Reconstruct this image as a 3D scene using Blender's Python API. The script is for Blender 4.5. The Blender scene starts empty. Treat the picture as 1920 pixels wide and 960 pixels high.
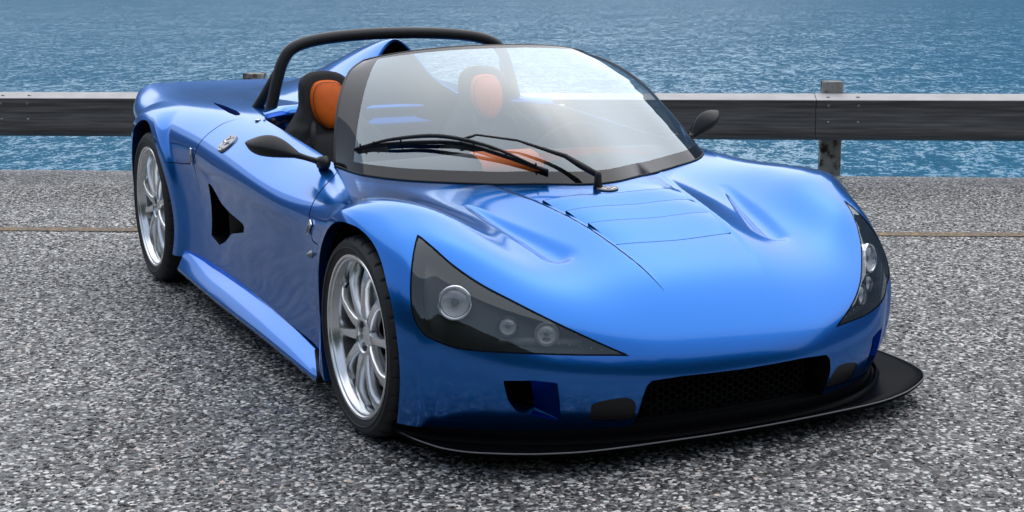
import bpy, bmesh, math, random
import numpy as np
from mathutils import Vector, Matrix

random.seed(7)
SC = bpy.context.scene
COL = SC.collection

# ------------------------------------------------------------------ camera
def cam_axes(yaw, pitch, roll):
    cy, sy, cp, sp = math.cos(yaw), math.sin(yaw), math.cos(pitch), math.sin(pitch)
    f = Vector((cy*cp, sy*cp, sp)); r = Vector((sy, -cy, 0)); u = r.cross(f)
    c, s = math.cos(roll), math.sin(roll)
    return c*r + s*u, -s*r + c*u, f
CAM_POS = Vector((3.71027830, -2.24694585, 1.25435615))
r_, u_, f_ = cam_axes(2.67534420, -0.186015676, -0.00602741)
cam_data = bpy.data.cameras.new("camera")
cam = bpy.data.objects.new("camera", cam_data)
COL.objects.link(cam)
cam.matrix_world = Matrix(((r_.x, u_.x, -f_.x, CAM_POS.x), (r_.y, u_.y, -f_.y, CAM_POS.y), (r_.z, u_.z, -f_.z, CAM_POS.z), (0, 0, 0, 1)))
cam_data.sensor_width = 36.0
cam_data.lens = 36.0*2714.72459/1920.0
cam_data.clip_start = 0.05
cam_data.clip_end = 20000
SC.camera = cam

# ------------------------------------------------------------------ sky, sun, exposure
SUN_AZ = math.radians(130)      # direction towards the sun, counter-clockwise from +x (ahead of the camera, to the right)
SUN_EL = math.radians(54)
world = bpy.data.worlds.new("World"); SC.world = world
world.use_nodes = True
wn = world.node_tree.nodes; wl = world.node_tree.links
wn.clear()
sky = wn.new("ShaderNodeTexSky"); sky.sky_type = 'NISHITA'; sky.sun_disc = False
sky.sun_elevation = SUN_EL
sky.sun_rotation = math.pi/2 - SUN_AZ
sky.air_density = 1.0; sky.dust_density = 1.0; sky.ozone_density = 1.0
hs = wn.new("ShaderNodeHueSaturation"); hs.inputs['Saturation'].default_value = 0.85; hs.inputs['Value'].default_value = 1.0
bg = wn.new("ShaderNodeBackground"); bg.inputs['Strength'].default_value = 0.15
wo = wn.new("ShaderNodeOutputWorld")
gm = wn.new("ShaderNodeGamma"); gm.inputs['Gamma'].default_value = 0.55      # thin high cloud evens the sky out
vs = wn.new("ShaderNodeVectorMath"); vs.operation = 'SCALE'; vs.inputs['Scale'].default_value = 2.2
wl.new(sky.outputs[0], hs.inputs['Color']); wl.new(hs.outputs[0], gm.inputs['Color']); wl.new(gm.outputs[0], vs.inputs[0]); wl.new(vs.outputs[0], bg.inputs[0]); wl.new(bg.outputs[0], wo.inputs[0])
sd = bpy.data.lights.new("sun", 'SUN'); sd.energy = 1.5; sd.angle = math.radians(120); sd.color = (1.0, 0.96, 0.9)
sun = bpy.data.objects.new("sun", sd); COL.objects.link(sun)
sdir = Vector((math.cos(SUN_AZ)*math.cos(SUN_EL), math.sin(SUN_AZ)*math.cos(SUN_EL), math.sin(SUN_EL)))
sun.rotation_euler = (-sdir).to_track_quat('-Z', 'Y').to_euler()
sun.location = sdir*30
SC.view_settings.view_transform = 'Standard'
SC.view_settings.look = 'None'
SC.view_settings.exposure = 0.36
SC.view_settings.gamma = 1.0
SC.render.engine = 'CYCLES'
SC.cycles.max_bounces = 8
SC.cycles.transparent_max_bounces = 12
SC.cycles.caustics_reflective = False
SC.cycles.caustics_refractive = False

# ------------------------------------------------------------------ node / material helpers
def new_mat(name):
    m = bpy.data.materials.new(name); m.use_nodes = True
    nt = m.node_tree
    return m, nt, nt.nodes["Principled BSDF"], nt.nodes["Material Output"]
def node(nt, typ, **kw):
    n = nt.nodes.new(typ)
    for k, v in kw.items(): setattr(n, k, v)
    return n
def simple(name, col, rough=0.5, metal=0.0, coat=0.0, spec=0.5, noise=0.0, nscale=40.0, bump=0.0, bscale=200.0, coat_rough=0.03):
    m, nt, p, o = new_mat(name)
    p.inputs['Base Color'].default_value = (*col, 1)
    p.inputs['Roughness'].default_value = rough
    p.inputs['Metallic'].default_value = metal
    p.inputs['Coat Weight'].default_value = coat
    p.inputs['Coat Roughness'].default_value = coat_rough
    p.inputs['Specular IOR Level'].default_value = spec
    tc = node(nt, 'ShaderNodeTexCoord')
    if noise > 0:
        n = node(nt, 'ShaderNodeTexNoise'); n.inputs['Scale'].default_value = nscale; n.inputs['Detail'].default_value = 5
        nt.links.new(tc.outputs['Object'], n.inputs['Vector'])
        mr = node(nt, 'ShaderNodeMapRange'); mr.inputs['From Min'].default_value = .3; mr.inputs['From Max'].default_value = .7
        mr.inputs['To Min'].default_value = 1-noise; mr.inputs['To Max'].default_value = 1+noise
        nt.links.new(n.outputs['Fac'], mr.inputs['Value'])
        mx = node(nt, 'ShaderNodeVectorMath', operation='SCALE'); mx.inputs[0].default_value = col
        nt.links.new(mr.outputs[0], mx.inputs['Scale'])
        nt.links.new(mx.outputs[0], p.inputs['Base Color'])
    if bump > 0:
        n2 = node(nt, 'ShaderNodeTexNoise'); n2.inputs['Scale'].default_value = bscale; n2.inputs['Detail'].default_value = 3
        nt.links.new(tc.outputs['Object'], n2.inputs['Vector'])
        b = node(nt, 'ShaderNodeBump'); b.inputs['Strength'].default_value = bump; b.inputs['Distance'].default_value = 0.002
        nt.links.new(n2.outputs['Fac'], b.inputs['Height']); nt.links.new(b.outputs[0], p.inputs['Normal'])
    return m

M = {}
# car paint: metallic blue flake under clear coat
m, nt, p, o = new_mat("blue_paint")
p.inputs['Base Color'].default_value = (0.006, 0.165, 0.60, 1)
p.inputs['Metallic'].default_value = 0.92
p.inputs['Roughness'].default_value = 0.34
p.inputs['Coat Weight'].default_value = 1.0
p.inputs['Coat Roughness'].default_value = 0.015
p.inputs['Coat IOR'].default_value = 1.5
p.inputs['Specular Tint'].default_value = (0.4, 0.65, 1.0, 1)
tc = node(nt, 'ShaderNodeTexCoord')
dn = node(nt, 'ShaderNodeTexNoise'); dn.inputs['Scale'].default_value = 3.0; dn.inputs['Detail'].default_value = 8
nt.links.new(tc.outputs['Object'], dn.inputs['Vector'])
dm = node(nt, 'ShaderNodeMapRange'); dm.inputs['To Min'].default_value = .23; dm.inputs['To Max'].default_value = .27
nt.links.new(dn.outputs['Fac'], dm.inputs['Value']); nt.links.new(dm.outputs[0], p.inputs['Roughness'])
dm2 = node(nt, 'ShaderNodeMapRange'); dm2.inputs['From Min'].default_value = .4; dm2.inputs['From Max'].default_value = .75; dm2.inputs['To Min'].default_value = .075; dm2.inputs['To Max'].default_value = .10
nt.links.new(dn.outputs['Fac'], dm2.inputs['Value']); nt.links.new(dm2.outputs[0], p.inputs['Coat Roughness'])
M['paint'] = m
M['paint_in'] = simple("blue_inner_skin", (0.01, 0.05, 0.28), .5, coat=.2)
M['black_gloss'] = simple("black_gloss_composite", (0.003, 0.003, 0.0035), .30, coat=.0, spec=.015, noise=.15)
M['black'] = simple("black_plastic", (0.012, 0.012, 0.013), .45, noise=.2)
M['black_matte'] = simple("black_liner", (0.004, 0.004, 0.004), .9, spec=.1)
M['edge_grey'] = simple('edge_highlight', (.16, .16, .17), .4)  # pale grey standing in for the edge highlight on the splitter
M['mesh_black'] = simple('dark_mesh', (.007, .007, .007), .6, spec=.2)
M['gap'] = simple("panel_gap_shadow", (0.004, 0.006, 0.015), .8, spec=.1)
M['rubber'] = simple("tyre_rubber", (0.014, 0.014, 0.015), .62, noise=.25, nscale=60, bump=.15)
M['reflector'] = simple('lamp_reflector', (0.92, 0.92, 0.92), .25, metal=.15)
M['silver'] = simple("silver_alloy", (0.82, 0.83, 0.84), .24, metal=1.0, noise=.05, coat=.3)
M['frit'] = simple('ceramic_border', (0.006, 0.006, 0.007), .05, spec=.55, coat=.15)
M['chrome'] = simple("bright_chrome", (0.85, 0.85, 0.86), .08, metal=1.0)
M['steel'] = simple("brushed_steel", (0.36, 0.36, 0.37), .35, metal=1.0, noise=.1)
M['orange'] = simple("orange_leather", (1.0, 0.17, 0.004), .55, noise=.06, nscale=90, bump=.2, bscale=350)
M['charcoal'] = simple("charcoal_fabric", (0.022, 0.022, 0.024), .75, noise=.2, bump=.2, bscale=500)
M['powder'] = simple("black_powder_coat", (0.02, 0.02, 0.021), .42, noise=.1, bump=.08, bscale=600)
M['lamp_housing'] = simple("smoked_lamp_housing", (0.012, 0.012, 0.013), .4, noise=.2)
M['lamp_grey'] = simple("grey_lamp_bezel", (0.16, 0.16, 0.165), .4, noise=.1)

def thin_glass(name, tint, refl_base, refl_graze, rough=0.0):
    m, nt, p, o = new_mat(name)
    nt.nodes.remove(p)
    t = node(nt, 'ShaderNodeBsdfTransparent'); t.inputs[0].default_value = (*tint, 1)
    g = node(nt, 'ShaderNodeBsdfGlossy'); g.inputs['Color'].default_value = (.86, .95, 1, 1); g.inputs['Roughness'].default_value = rough
    lw = node(nt, 'ShaderNodeLayerWeight'); lw.inputs['Blend'].default_value = 0.5
    pw = node(nt, 'ShaderNodeMath', operation='POWER'); pw.inputs[1].default_value = 3.0
    nt.links.new(lw.outputs['Facing'], pw.inputs[0])
    mr = node(nt, 'ShaderNodeMapRange'); mr.inputs['To Min'].default_value = refl_base; mr.inputs['To Max'].default_value = refl_graze
    nt.links.new(pw.outputs[0], mr.inputs['Value'])
    mx = node(nt, 'ShaderNodeMixShader')
    nt.links.new(mr.outputs[0], mx.inputs[0]); nt.links.new(t.outputs[0], mx.inputs[1]); nt.links.new(g.outputs[0], mx.inputs[2])
    nt.links.new(mx.outputs[0], o.inputs['Surface'])
    return m
M['windscreen'] = thin_glass("windscreen_glass", (0.80, 0.87, 0.88), 0.215, 0.95)
M['lamp_cover'] = thin_glass("smoked_lamp_cover", (0.94, 0.94, 0.94), 0.075, 0.8)
M['clear'] = thin_glass("clear_lens", (0.92, 0.92, 0.92), 0.10, 0.9)

# ------------------------------------------------------------------ mesh helpers
def mesh_obj(name, V, F, mat, parent=None, smooth=True, normals=None):
    me = bpy.data.meshes.new(name)
    me.from_pydata([tuple(map(float, v)) for v in V], [], [list(map(int, f)) for f in F])
    me.materials.append(M[mat] if isinstance(mat, str) else mat)
    if smooth:
        me.polygons.foreach_set('use_smooth', [True]*len(me.polygons))
    if normals is not None:
        at = me.attributes.new('custom_normal', 'FLOAT_VECTOR', 'POINT')      # full-precision normals of the untrimmed skin
        at.data.foreach_set('vector', np.asarray(normals, np.float32).ravel())
    me.update()
    ob = bpy.data.objects.new(name, me); COL.objects.link(ob)
    if parent: ob.parent = parent
    return ob
def bm_obj(name, bm, mat, parent=None, smooth=False):
    me = bpy.data.meshes.new(name); bm.normal_update(); bm.to_mesh(me); bm.free()
    me.materials.append(M[mat] if isinstance(mat, str) else mat)
    if smooth: me.polygons.foreach_set('use_smooth', [True]*len(me.polygons))
    ob = bpy.data.objects.new(name, me); COL.objects.link(ob)
    if parent: ob.parent = parent
    return ob
def empty(name, loc=(0, 0, 0)):
    o = bpy.data.objects.new(name, None); COL.objects.link(o); o.location = loc
    o.empty_display_size = .1
    return o
def tag(o, label=None, cat=None, group=None, kind=None):
    if label: o['label'] = label
    if cat: o['category'] = cat
    if group: o['group'] = group
    if kind: o['kind'] = kind
    return o
class MB:
    """collects boxes, tubes, grids into one mesh"""
    def __init__(s): s.V = []; s.F = []
    def add(s, V, F):
        b = len(s.V); s.V += [tuple(v) for v in V]; s.F += [[i+b for i in f] for f in F]; return s
    def box(s, c, size, rot=None, bev=0.0):
        bm = bmesh.new(); bmesh.ops.create_cube(bm, size=1.0)
        bmesh.ops.scale(bm, vec=size, verts=bm.verts)
        if bev > 0: bmesh.ops.bevel(bm, geom=list(bm.edges), offset=bev, segments=2, affect='EDGES', profile=.5)
        if rot is not None: bmesh.ops.transform(bm, matrix=rot.to_4x4(), verts=bm.verts)
        bm.verts.index_update()
        s.add([(Vector(c)+v.co) for v in bm.verts], [[v.index for v in f.verts] for f in bm.faces]); bm.free(); return s
    def tube(s, pts, r, n=12, cap=True, closed=False):
        pts = [Vector(p) for p in pts]; rs = r if isinstance(r, (list, tuple)) else [r]*len(pts)
        N = len(pts); V = []; ref = None
        for i, p in enumerate(pts):
            a = pts[(i-1) % N] if (closed or i > 0) else p; b = pts[(i+1) % N] if (closed or i < N-1) else p
            t = (b-a).normalized()
            if ref is None:
                ref = t.orthogonal().normalized()
            ref = (ref - t*ref.dot(t)).normalized(); bi = t.cross(ref)
            for k in range(n):
                an = 2*math.pi*k/n
                V.append(p + (ref*math.cos(an)+bi*math.sin(an))*rs[i])
        F = []
        for i in range(N if closed else N-1):
            j = (i+1) % N
            for k in range(n):
                F.append([i*n+k, i*n+(k+1) % n, j*n+(k+1) % n, j*n+k])
        if cap and not closed:
            F.append(list(range(n))[::-1]); F.append([(N-1)*n+k for k in range(n)])
        return s.add(V, F)
    def lathe(s, prof, n=48, M4=None):
        """prof: list of (radius, axial); axis = local z"""
        V = []; F = []
        for r, a in prof:
            for k in range(n):
                an = 2*math.pi*k/n; v = Vector((r*math.cos(an), r*math.sin(an), a))
                V.append(M4 @ v if M4 else v)
        for i in range(len(prof)-1):
            for k in range(n):
                F.append([i*n+k, i*n+(k+1) % n, (i+1)*n+(k+1) % n, (i+1)*n+k])
        return s.add(V, F)
    def build(s, name, mat, parent=None, smooth=True, angle=None):
        ob = mesh_obj(name, s.V, s.F, mat, parent, smooth)
        if smooth and angle is not None:
            bm = bmesh.new(); bm.from_mesh(ob.data)
            for e in bm.edges:
                if len(e.link_faces) == 2 and e.calc_face_angle(0) > math.radians(angle): e.smooth = False
            bm.to_mesh(ob.data); bm.free()
        return ob
def spline(pts, n, closed=False):
    """Catmull-Rom through points -> n samples"""
    P = np.array(pts, float); N = len(P)
    if closed: Q = np.vstack([P[-1], P, P[0], P[1]]); segs = N
    else: Q = np.vstack([2*P[0]-P[1], P, 2*P[-1]-P[-2]]); segs = N-1
    out = []
    for t in np.linspace(0, segs, n, endpoint=not closed):
        i = min(int(t), segs-1); u = t-i
        a, b, c, d = Q[i], Q[i+1], Q[i+2], Q[i+3]
        out.append(.5*((2*b)+(-a+c)*u+(2*a-5*b+4*c-d)*u*u+(-a+3*b-3*c+d)*u**3))
    return np.array(out)
# ------------------------------------------------------------------ car body surface (right half, w = distance from centre line)
# x forward from the front axle, w sideways, z up, metres. Each row is one section from the centre line down to the lower edge.
NET = [
 [(.590,0,.10),(.582,.2,.10),(.555,.36,.10),(.505,.50,.10),(.445,.62,.10),(.395,.69,.10),(.35,.745,.10),(.31,.785,.10),(.27,.815,.10),(.24,.83,.10),(.21,.84,.10),(.17,.848,.10),(.13,.85,.10)],
 [(.625,0,.165),(.617,.2,.165),(.59,.36,.165),(.54,.50,.165),(.475,.63,.165),(.425,.70,.165),(.38,.757,.165),(.335,.802,.165),(.29,.833,.165),(.25,.847,.155),(.205,.854,.14),(.155,.857,.12),(.09,.857,.10)],
 [(.637,0,.235),(.629,.2,.235),(.606,.34,.24),(.558,.50,.245),(.49,.637,.25),(.44,.71,.25),(.393,.768,.25),(.345,.814,.25),(.30,.844,.245),(.25,.857,.225),(.195,.862,.195),(.13,.862,.15),(.05,.862,.10)],
 [(.612,0,.308),(.605,.2,.308),(.586,.34,.311),(.542,.50,.32),(.478,.637,.332),(.43,.713,.34),(.382,.778,.345),(.333,.826,.342),(.282,.857,.325),(.225,.867,.285),(.16,.869,.23),(.09,.869,.17),(.01,.867,.10)],
 [(.555,0,.388),(.548,.2,.387),(.532,.34,.387),(.498,.49,.398),(.44,.622,.42),(.396,.702,.433),(.35,.772,.438),(.302,.828,.432),(.25,.861,.405),(.19,.872,.35),(.12,.872,.28),(.05,.87,.19),(-.03,.867,.10)],
 [(.475,0,.457),(.47,.2,.453),(.453,.35,.446),(.424,.48,.457),(.374,.602,.488),(.336,.686,.507),(.296,.757,.517),(.252,.818,.513),(.20,.861,.485),(.14,.875,.425),(.07,.875,.33),(0,.872,.21),(-.07,.867,.10)],
 [(.375,0,.512),(.371,.2,.505),(.357,.355,.488),(.332,.48,.50),(.29,.597,.543),(.257,.677,.571),(.222,.748,.582),(.182,.812,.576),(.132,.86,.552),(.08,.877,.49),(.02,.877,.38),(-.05,.873,.24),(-.11,.867,.10)],
 [(.265,0,.552),(.262,.2,.545),(.25,.36,.517),(.23,.485,.532),(.197,.595,.58),(.167,.672,.609),(.137,.743,.621),(.105,.812,.616),(.07,.862,.597),(.03,.879,.53),(-.02,.879,.41),(-.08,.874,.26),(-.15,.867,.10)],
 [(.13,0,.59),(.128,.2,.583),(.122,.36,.55),(.108,.488,.567),(.085,.595,.613),(.063,.67,.64),(.042,.742,.651),(.02,.812,.648),(-.002,.862,.63),(-.022,.879,.56),(-.06,.879,.43),(-.11,.874,.27),(-.19,.867,.10)],
 [(-.02,0,.622),(-.02,.2,.615),(-.025,.36,.583),(-.035,.49,.594),(-.05,.60,.63),(-.065,.675,.651),(-.08,.745,.659),(-.09,.812,.654),(-.10,.857,.63),(-.11,.875,.555),(-.13,.873,.43),(-.17,.869,.27),(-.23,.866,.10)],
 [(-.20,0,.652),(-.20,.2,.645),(-.20,.36,.622),(-.203,.49,.625),(-.21,.60,.642),(-.215,.675,.653),(-.22,.745,.653),(-.222,.806,.638),(-.225,.846,.603),(-.23,.862,.53),(-.25,.860,.42),(-.28,.855,.27),(-.31,.855,.12)],
 [(-.42,0,.678),(-.42,.2,.675),(-.42,.36,.662),(-.42,.49,.657),(-.42,.60,.657),(-.42,.672,.657),(-.42,.735,.649),(-.42,.79,.627),(-.42,.83,.588),(-.42,.843,.52),(-.42,.835,.41),(-.42,.827,.27),(-.42,.83,.145)],
 [(-.70,0,.70),(-.70,.2,.70),(-.70,.36,.698),(-.70,.50,.695),(-.70,.60,.69),(-.70,.66,.683),(-.70,.72,.668),(-.70,.782,.632),(-.70,.838,.577),(-.70,.832,.50),(-.70,.815,.39),(-.70,.808,.26),(-.70,.814,.155)],
 [(-1.0,0,.72),(-1.0,.2,.72),(-1.0,.36,.72),(-1.0,.49,.718),(-1.0,.58,.714),(-1.0,.65,.706),(-1.0,.715,.685),(-1.0,.78,.648),(-1.0,.841,.592),(-1.0,.830,.505),(-1.0,.808,.39),(-1.0,.798,.26),(-1.0,.804,.165)],
 [(-1.3,0,.745),(-1.3,.2,.745),(-1.3,.36,.745),(-1.3,.48,.744),(-1.3,.57,.742),(-1.3,.645,.733),(-1.3,.715,.712),(-1.3,.782,.672),(-1.3,.841,.610),(-1.3,.828,.515),(-1.3,.803,.40),(-1.3,.79,.27),(-1.3,.795,.175)],
 [(-1.6,0,.77),(-1.6,.2,.77),(-1.6,.36,.77),(-1.6,.47,.77),(-1.6,.56,.767),(-1.6,.645,.756),(-1.6,.715,.733),(-1.6,.782,.692),(-1.6,.838,.628),(-1.6,.826,.53),(-1.6,.80,.41),(-1.6,.787,.28),(-1.6,.79,.18)],
 [(-1.85,0,.78),(-1.85,.2,.78),(-1.85,.36,.78),(-1.85,.47,.78),(-1.85,.56,.777),(-1.85,.65,.767),(-1.85,.72,.746),(-1.85,.785,.708),(-1.85,.836,.65),(-1.85,.828,.55),(-1.85,.805,.42),(-1.85,.795,.28),(-1.85,.80,.18)],
 [(-2.1,0,.783),(-2.1,.2,.783),(-2.1,.36,.783),(-2.1,.47,.783),(-2.1,.56,.78),(-2.1,.655,.773),(-2.1,.732,.755),(-2.1,.80,.718),(-2.1,.845,.664),(-2.1,.85,.56),(-2.1,.838,.42),(-2.1,.83,.28),(-2.1,.832,.17)],
 [(-2.45,0,.783),(-2.45,.2,.783),(-2.45,.36,.783),(-2.45,.47,.783),(-2.45,.56,.782),(-2.45,.66,.776),(-2.45,.74,.762),(-2.45,.807,.73),(-2.45,.85,.68),(-2.45,.862,.57),(-2.45,.86,.43),(-2.45,.856,.30),(-2.45,.85,.19)],
 [(-2.8,0,.787),(-2.8,.2,.787),(-2.8,.36,.787),(-2.8,.47,.787),(-2.8,.56,.786),(-2.8,.65,.783),(-2.8,.725,.773),(-2.8,.787,.745),(-2.8,.83,.70),(-2.8,.84,.59),(-2.8,.837,.45),(-2.8,.83,.32),(-2.8,.82,.22)],
 [(-3.04,0,.797),(-3.04,.2,.797),(-3.04,.36,.797),(-3.04,.47,.797),(-3.04,.56,.797),(-3.04,.64,.795),(-3.04,.705,.788),(-3.04,.758,.765),(-3.04,.792,.725),(-3.04,.80,.61),(-3.04,.797,.47),(-3.04,.79,.35),(-3.04,.775,.26)],
 [(-3.17,0,.805),(-3.17,.2,.805),(-3.17,.36,.805),(-3.17,.46,.805),(-3.17,.55,.805),(-3.17,.63,.803),(-3.17,.685,.798),(-3.17,.727,.78),(-3.17,.75,.745),(-3.17,.757,.63),(-3.17,.755,.49),(-3.17,.745,.38),(-3.17,.73,.30)],
]
WF = (0.0, .286)      # front wheel centre x, z
WR = (-2.478, .322)   # rear
ARCH_F, ARCH_R = .326, .372

def smooth_op(t, s, lam, even=False):
    """matrix mapping data at knots t to smoothing-spline values at s; even: mirror about t[0]"""
    t = np.asarray(t, float); s = np.asarray(s, float); n = len(t)
    if even:
        T = np.concatenate([2*t[0]-t[:0:-1], t]); E = np.zeros((2*n-1, n))
        for i in range(2*n-1): E[i, abs(i-(n-1))] = 1
        return smooth_op(T, s, lam) @ E
    h = np.diff(t); Q = np.zeros((n, n-2)); Rm = np.zeros((n-2, n-2))
    for j in range(1, n-1):
        Q[j-1, j-1] = 1/h[j-1]; Q[j, j-1] = -1/h[j-1]-1/h[j]; Q[j+1, j-1] = 1/h[j]
        Rm[j-1, j-1] = (h[j-1]+h[j])/3
        if j < n-2: Rm[j-1, j] = Rm[j, j-1] = h[j]/6
    G = np.linalg.solve(Rm + lam*Q.T@Q, Q.T)          # second derivs
    Fv = np.eye(n) - lam*Q@G
    Gf = np.vstack([np.zeros(n), G, np.zeros(n)])
    idx = np.clip(np.searchsorted(t, s)-1, 0, n-2)
    hh = h[idx]; a = (t[idx+1]-s)/hh; b = (s-t[idx])/hh
    A = np.zeros((len(s), n))
    for k in range(len(s)):
        i = idx[k]
        A[k] = a[k]*Fv[i]+b[k]*Fv[i+1]+((a[k]**3-a[k])*Gf[i]+(b[k]**3-b[k])*Gf[i+1])*hh[k]**2/6
    return A
def sstep(x, a, b):
    t = np.clip((x-a)/(b-a), 0, 1); return t*t*(3-2*t)

def body_grid(nu=520, nv=230, lam=2e-6):
    P = np.array(NET)
    du = np.r_[0, np.cumsum(np.linalg.norm(np.diff(P, axis=0), axis=2).mean(1))]
    dv = np.r_[0, np.cumsum(np.linalg.norm(np.diff(P, axis=1), axis=2).mean(0))]
    # denser towards the nose
    su = np.interp(np.linspace(0, 1, nu), [0, .42, 1], [0, .30*du[-1], du[-1]])
    sv = np.linspace(0, dv[-1], nv)
    Au = smooth_op(du, su, lam)
    Av = smooth_op(dv, sv, lam, even=True)
    Avw = None
    S = np.einsum('ai,ijk->ajk', Au, P)
    # w is odd about the centre line, x and z even
    out = np.zeros((nu, nv, 3))
    n = len(dv); T = np.concatenate([-dv[:0:-1], dv]); E = np.zeros((2*n-1, n))
    for i in range(2*n-1): E[i, abs(i-(n-1))] = 1 if i >= n-1 else -1
    E[n-1, 0] = 0
    Ao = smooth_op(T, sv, lam) @ E
    out[..., 0] = S[..., 0] @ Av.T; out[..., 2] = S[..., 2] @ Av.T; out[..., 1] = S[..., 1] @ Ao.T
    out[:, 0, 1] = 0
    return out
def grid_normals(G):
    du = np.gradient(G, axis=0); dv = np.gradient(G, axis=1)
    N = np.cross(dv, du); N /= np.linalg.norm(N, axis=2, keepdims=True)+1e-12
    return N
def body_surface(nu=520, nv=230):
    G = body_grid(nu, nv)
    # wheel-arch flares: a crisp band that stands proud round each opening
    N = grid_normals(G)
    X, W, Z = G[..., 0], G[..., 1], G[..., 2]
    sgn = np.sign((N*np.array([0., 1., 0.])).sum(2).mean()) or 1
    N *= sgn
    side = sstep(W, .74, .80)
    r = np.hypot(X-WF[0], Z-WF[1]); amp = .018
    d1 = amp*(1-sstep(r, ARCH_F+.030, ARCH_F+.052))*side*sstep(X, -.45, -.30)
    r2 = np.hypot(X-WR[0], Z-WR[1])
    d2 = .028*(1-sstep(r2, ARCH_R+.03, ARCH_R+.10))*side*(X < -1.6)
    G[..., 1] += d1 + d2
    # teardrop hollows where the bonnet meets the wings
    def hollow(x0, w0, x1, w1, r0, r1, depth):
        t = np.clip(((X-x0)*(x1-x0)+(W-w0)*(w1-w0))/((x1-x0)**2+(w1-w0)**2), 0, 1)
        d = np.hypot(X-(x0+t*(x1-x0)), W-(w0+t*(w1-w0))); rr = r0+t*(r1-r0)
        return depth*np.exp(-(d/rr)**3)*sstep(t, -.2, .6)
    G[..., 2] -= hollow(-.12, .455, .245, .366, .016, .042, .017)*(Z > .3)
    # pressed step along the bonnet seam: the centre panel lies a few millimetres lower
    xs = np.array([-.40, -.292, -.095, .12, .306, .40, .492, .56]); ws = np.array([.335, .311, .26, .226, .204, .188, .17, .16])
    d = np.interp(X, xs, ws)-W
    G[..., 2] -= .0045*sstep(d, -.004, .010)*sstep(X, -.36, -.22)*(1-sstep(X, .36, .50))*(Z > .3)
    return G
# ------------------------------------------------------------------ trimming tools
class Surf:
    def __init__(s, V, N, F): s.V = V; s.N = N; s.F = F
def cut(S, f):
    """split a surface along f = 0; returns (inside f<0, outside)"""
    f = np.where(np.abs(f) < 1e-9, 1e-9, f)
    neg = (f < 0).tolist(); fl = f
    nV = []; nN = []; base = len(S.V); cache = {}
    Fi = []; Fo = []
    def mid(a, b):
        k = (a, b) if a < b else (b, a)
        if k not in cache:
            t = fl[a]/(fl[a]-fl[b])
            nV.append(S.V[a]+(S.V[b]-S.V[a])*t); n = S.N[a]+(S.N[b]-S.N[a])*t
            nN.append(n/(np.linalg.norm(n)+1e-12)); cache[k] = base+len(nV)-1
        return cache[k]
    for F in S.F:
        c = 0
        for i in F: c += neg[i]
        if c == 0: Fo.append(F)
        elif c == len(F): Fi.append(F)
        else:
            A = []; B = []
            for q in range(len(F)):
                i = F[q]; j = F[(q+1) % len(F)]
                (A if neg[i] else B).append(i)
                if neg[i] != neg[j]:
                    k = mid(i, j); A.append(k); B.append(k)
            if len(A) > 2: Fi.append(A)
            if len(B) > 2: Fo.append(B)
    V = np.vstack([S.V, np.array(nV)]) if nV else S.V
    N = np.vstack([S.N, np.array(nN)]) if nN else S.N
    return Surf(V, N, Fi), Surf(V, N, Fo)
def poly_sdf(Q, poly):
    """signed distance (negative inside) of 2-D points Q to closed polygon"""
    P = np.asarray(poly, float); n = len(P)
    d = np.full(len(Q), 1e9); ins = np.zeros(len(Q), bool)
    for i in range(n):
        a = P[i]; b = P[(i+1) % n]; e = b-a
        w = Q-a; t = np.clip((w@e)/(e@e+1e-15), 0, 1)
        d = np.minimum(d, np.hypot(*(w-t[:, None]*e).T))
        c = ((a[1] <= Q[:, 1]) & (b[1] > Q[:, 1])) | ((b[1] <= Q[:, 1]) & (a[1] > Q[:, 1]))
        with np.errstate(divide='ignore', invalid='ignore'):
            xi = a[0]+(Q[:, 1]-a[1])/(b[1]-a[1])*(b[0]-a[0])
        ins ^= c & (Q[:, 0] < xi)
    return np.where(ins, -d, d)
def compact(S):
    used = sorted({i for f in S.F for i in f}); mp = {v: k for k, v in enumerate(used)}
    return S.V[used], S.N[used], [[mp[i] for i in f] for f in S.F]
def boundary(S):
    """directed boundary edges of a surface"""
    cnt = {}
    for f in S.F:
        for q in range(len(f)):
            a, b = f[q], f[(q+1) % len(f)]; k = (min(a, b), max(a, b))
            cnt[k] = None if k in cnt else (a, b)
    return [e for e in cnt.values() if e]
def plane_frame(n, up=(0, 0, 1)):
    n = Vector(n).normalized(); a = Vector(up).cross(n).normalized(); b = n.cross(a)
    return np.array([a, b]), np.array(n)
def left_warp(P):
    """the left front wing of this hand-built car sits a little lower and narrower"""
    P = np.array(P, float); x, w, z = P[:, 0].copy(), P[:, 1].copy(), P[:, 2].copy()
    P[:, 1] = w-.085*sstep(x, -.40, .12)*sstep(w, .40, .85)
    P[:, 2] = z-.012*sstep(x, -.15, .15)*sstep(w, .45, .72)*sstep(z, .3, .55)
    return P
def to_right(P): P = np.array(P, float); P[:, 1] *= -1; return P
def side_pts(P, side):
    return to_right(P) if side < 0 else left_warp(P)
def flip(F): return [list(f)[::-1] for f in F]

CAR = empty('sports_car')
tag(CAR, 'blue open-top sports car with black front splitter parked on the asphalt', 'car')

G = body_surface(470, 205)
nu, nv = G.shape[:2]
N0 = grid_normals(G)
if N0[nu//3, 10, 2] < 0: N0 = -N0
N0[:, 0, 1] = 0; N0[:, 0] /= np.linalg.norm(N0[:, 0], axis=1, keepdims=True)
V = G.reshape(-1, 3); N = N0.reshape(-1, 3)
F = [[i*nv+j, (i+1)*nv+j, (i+1)*nv+j+1, i*nv+j+1] for i in range(nu-1) for j in range(nv-1)]
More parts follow.
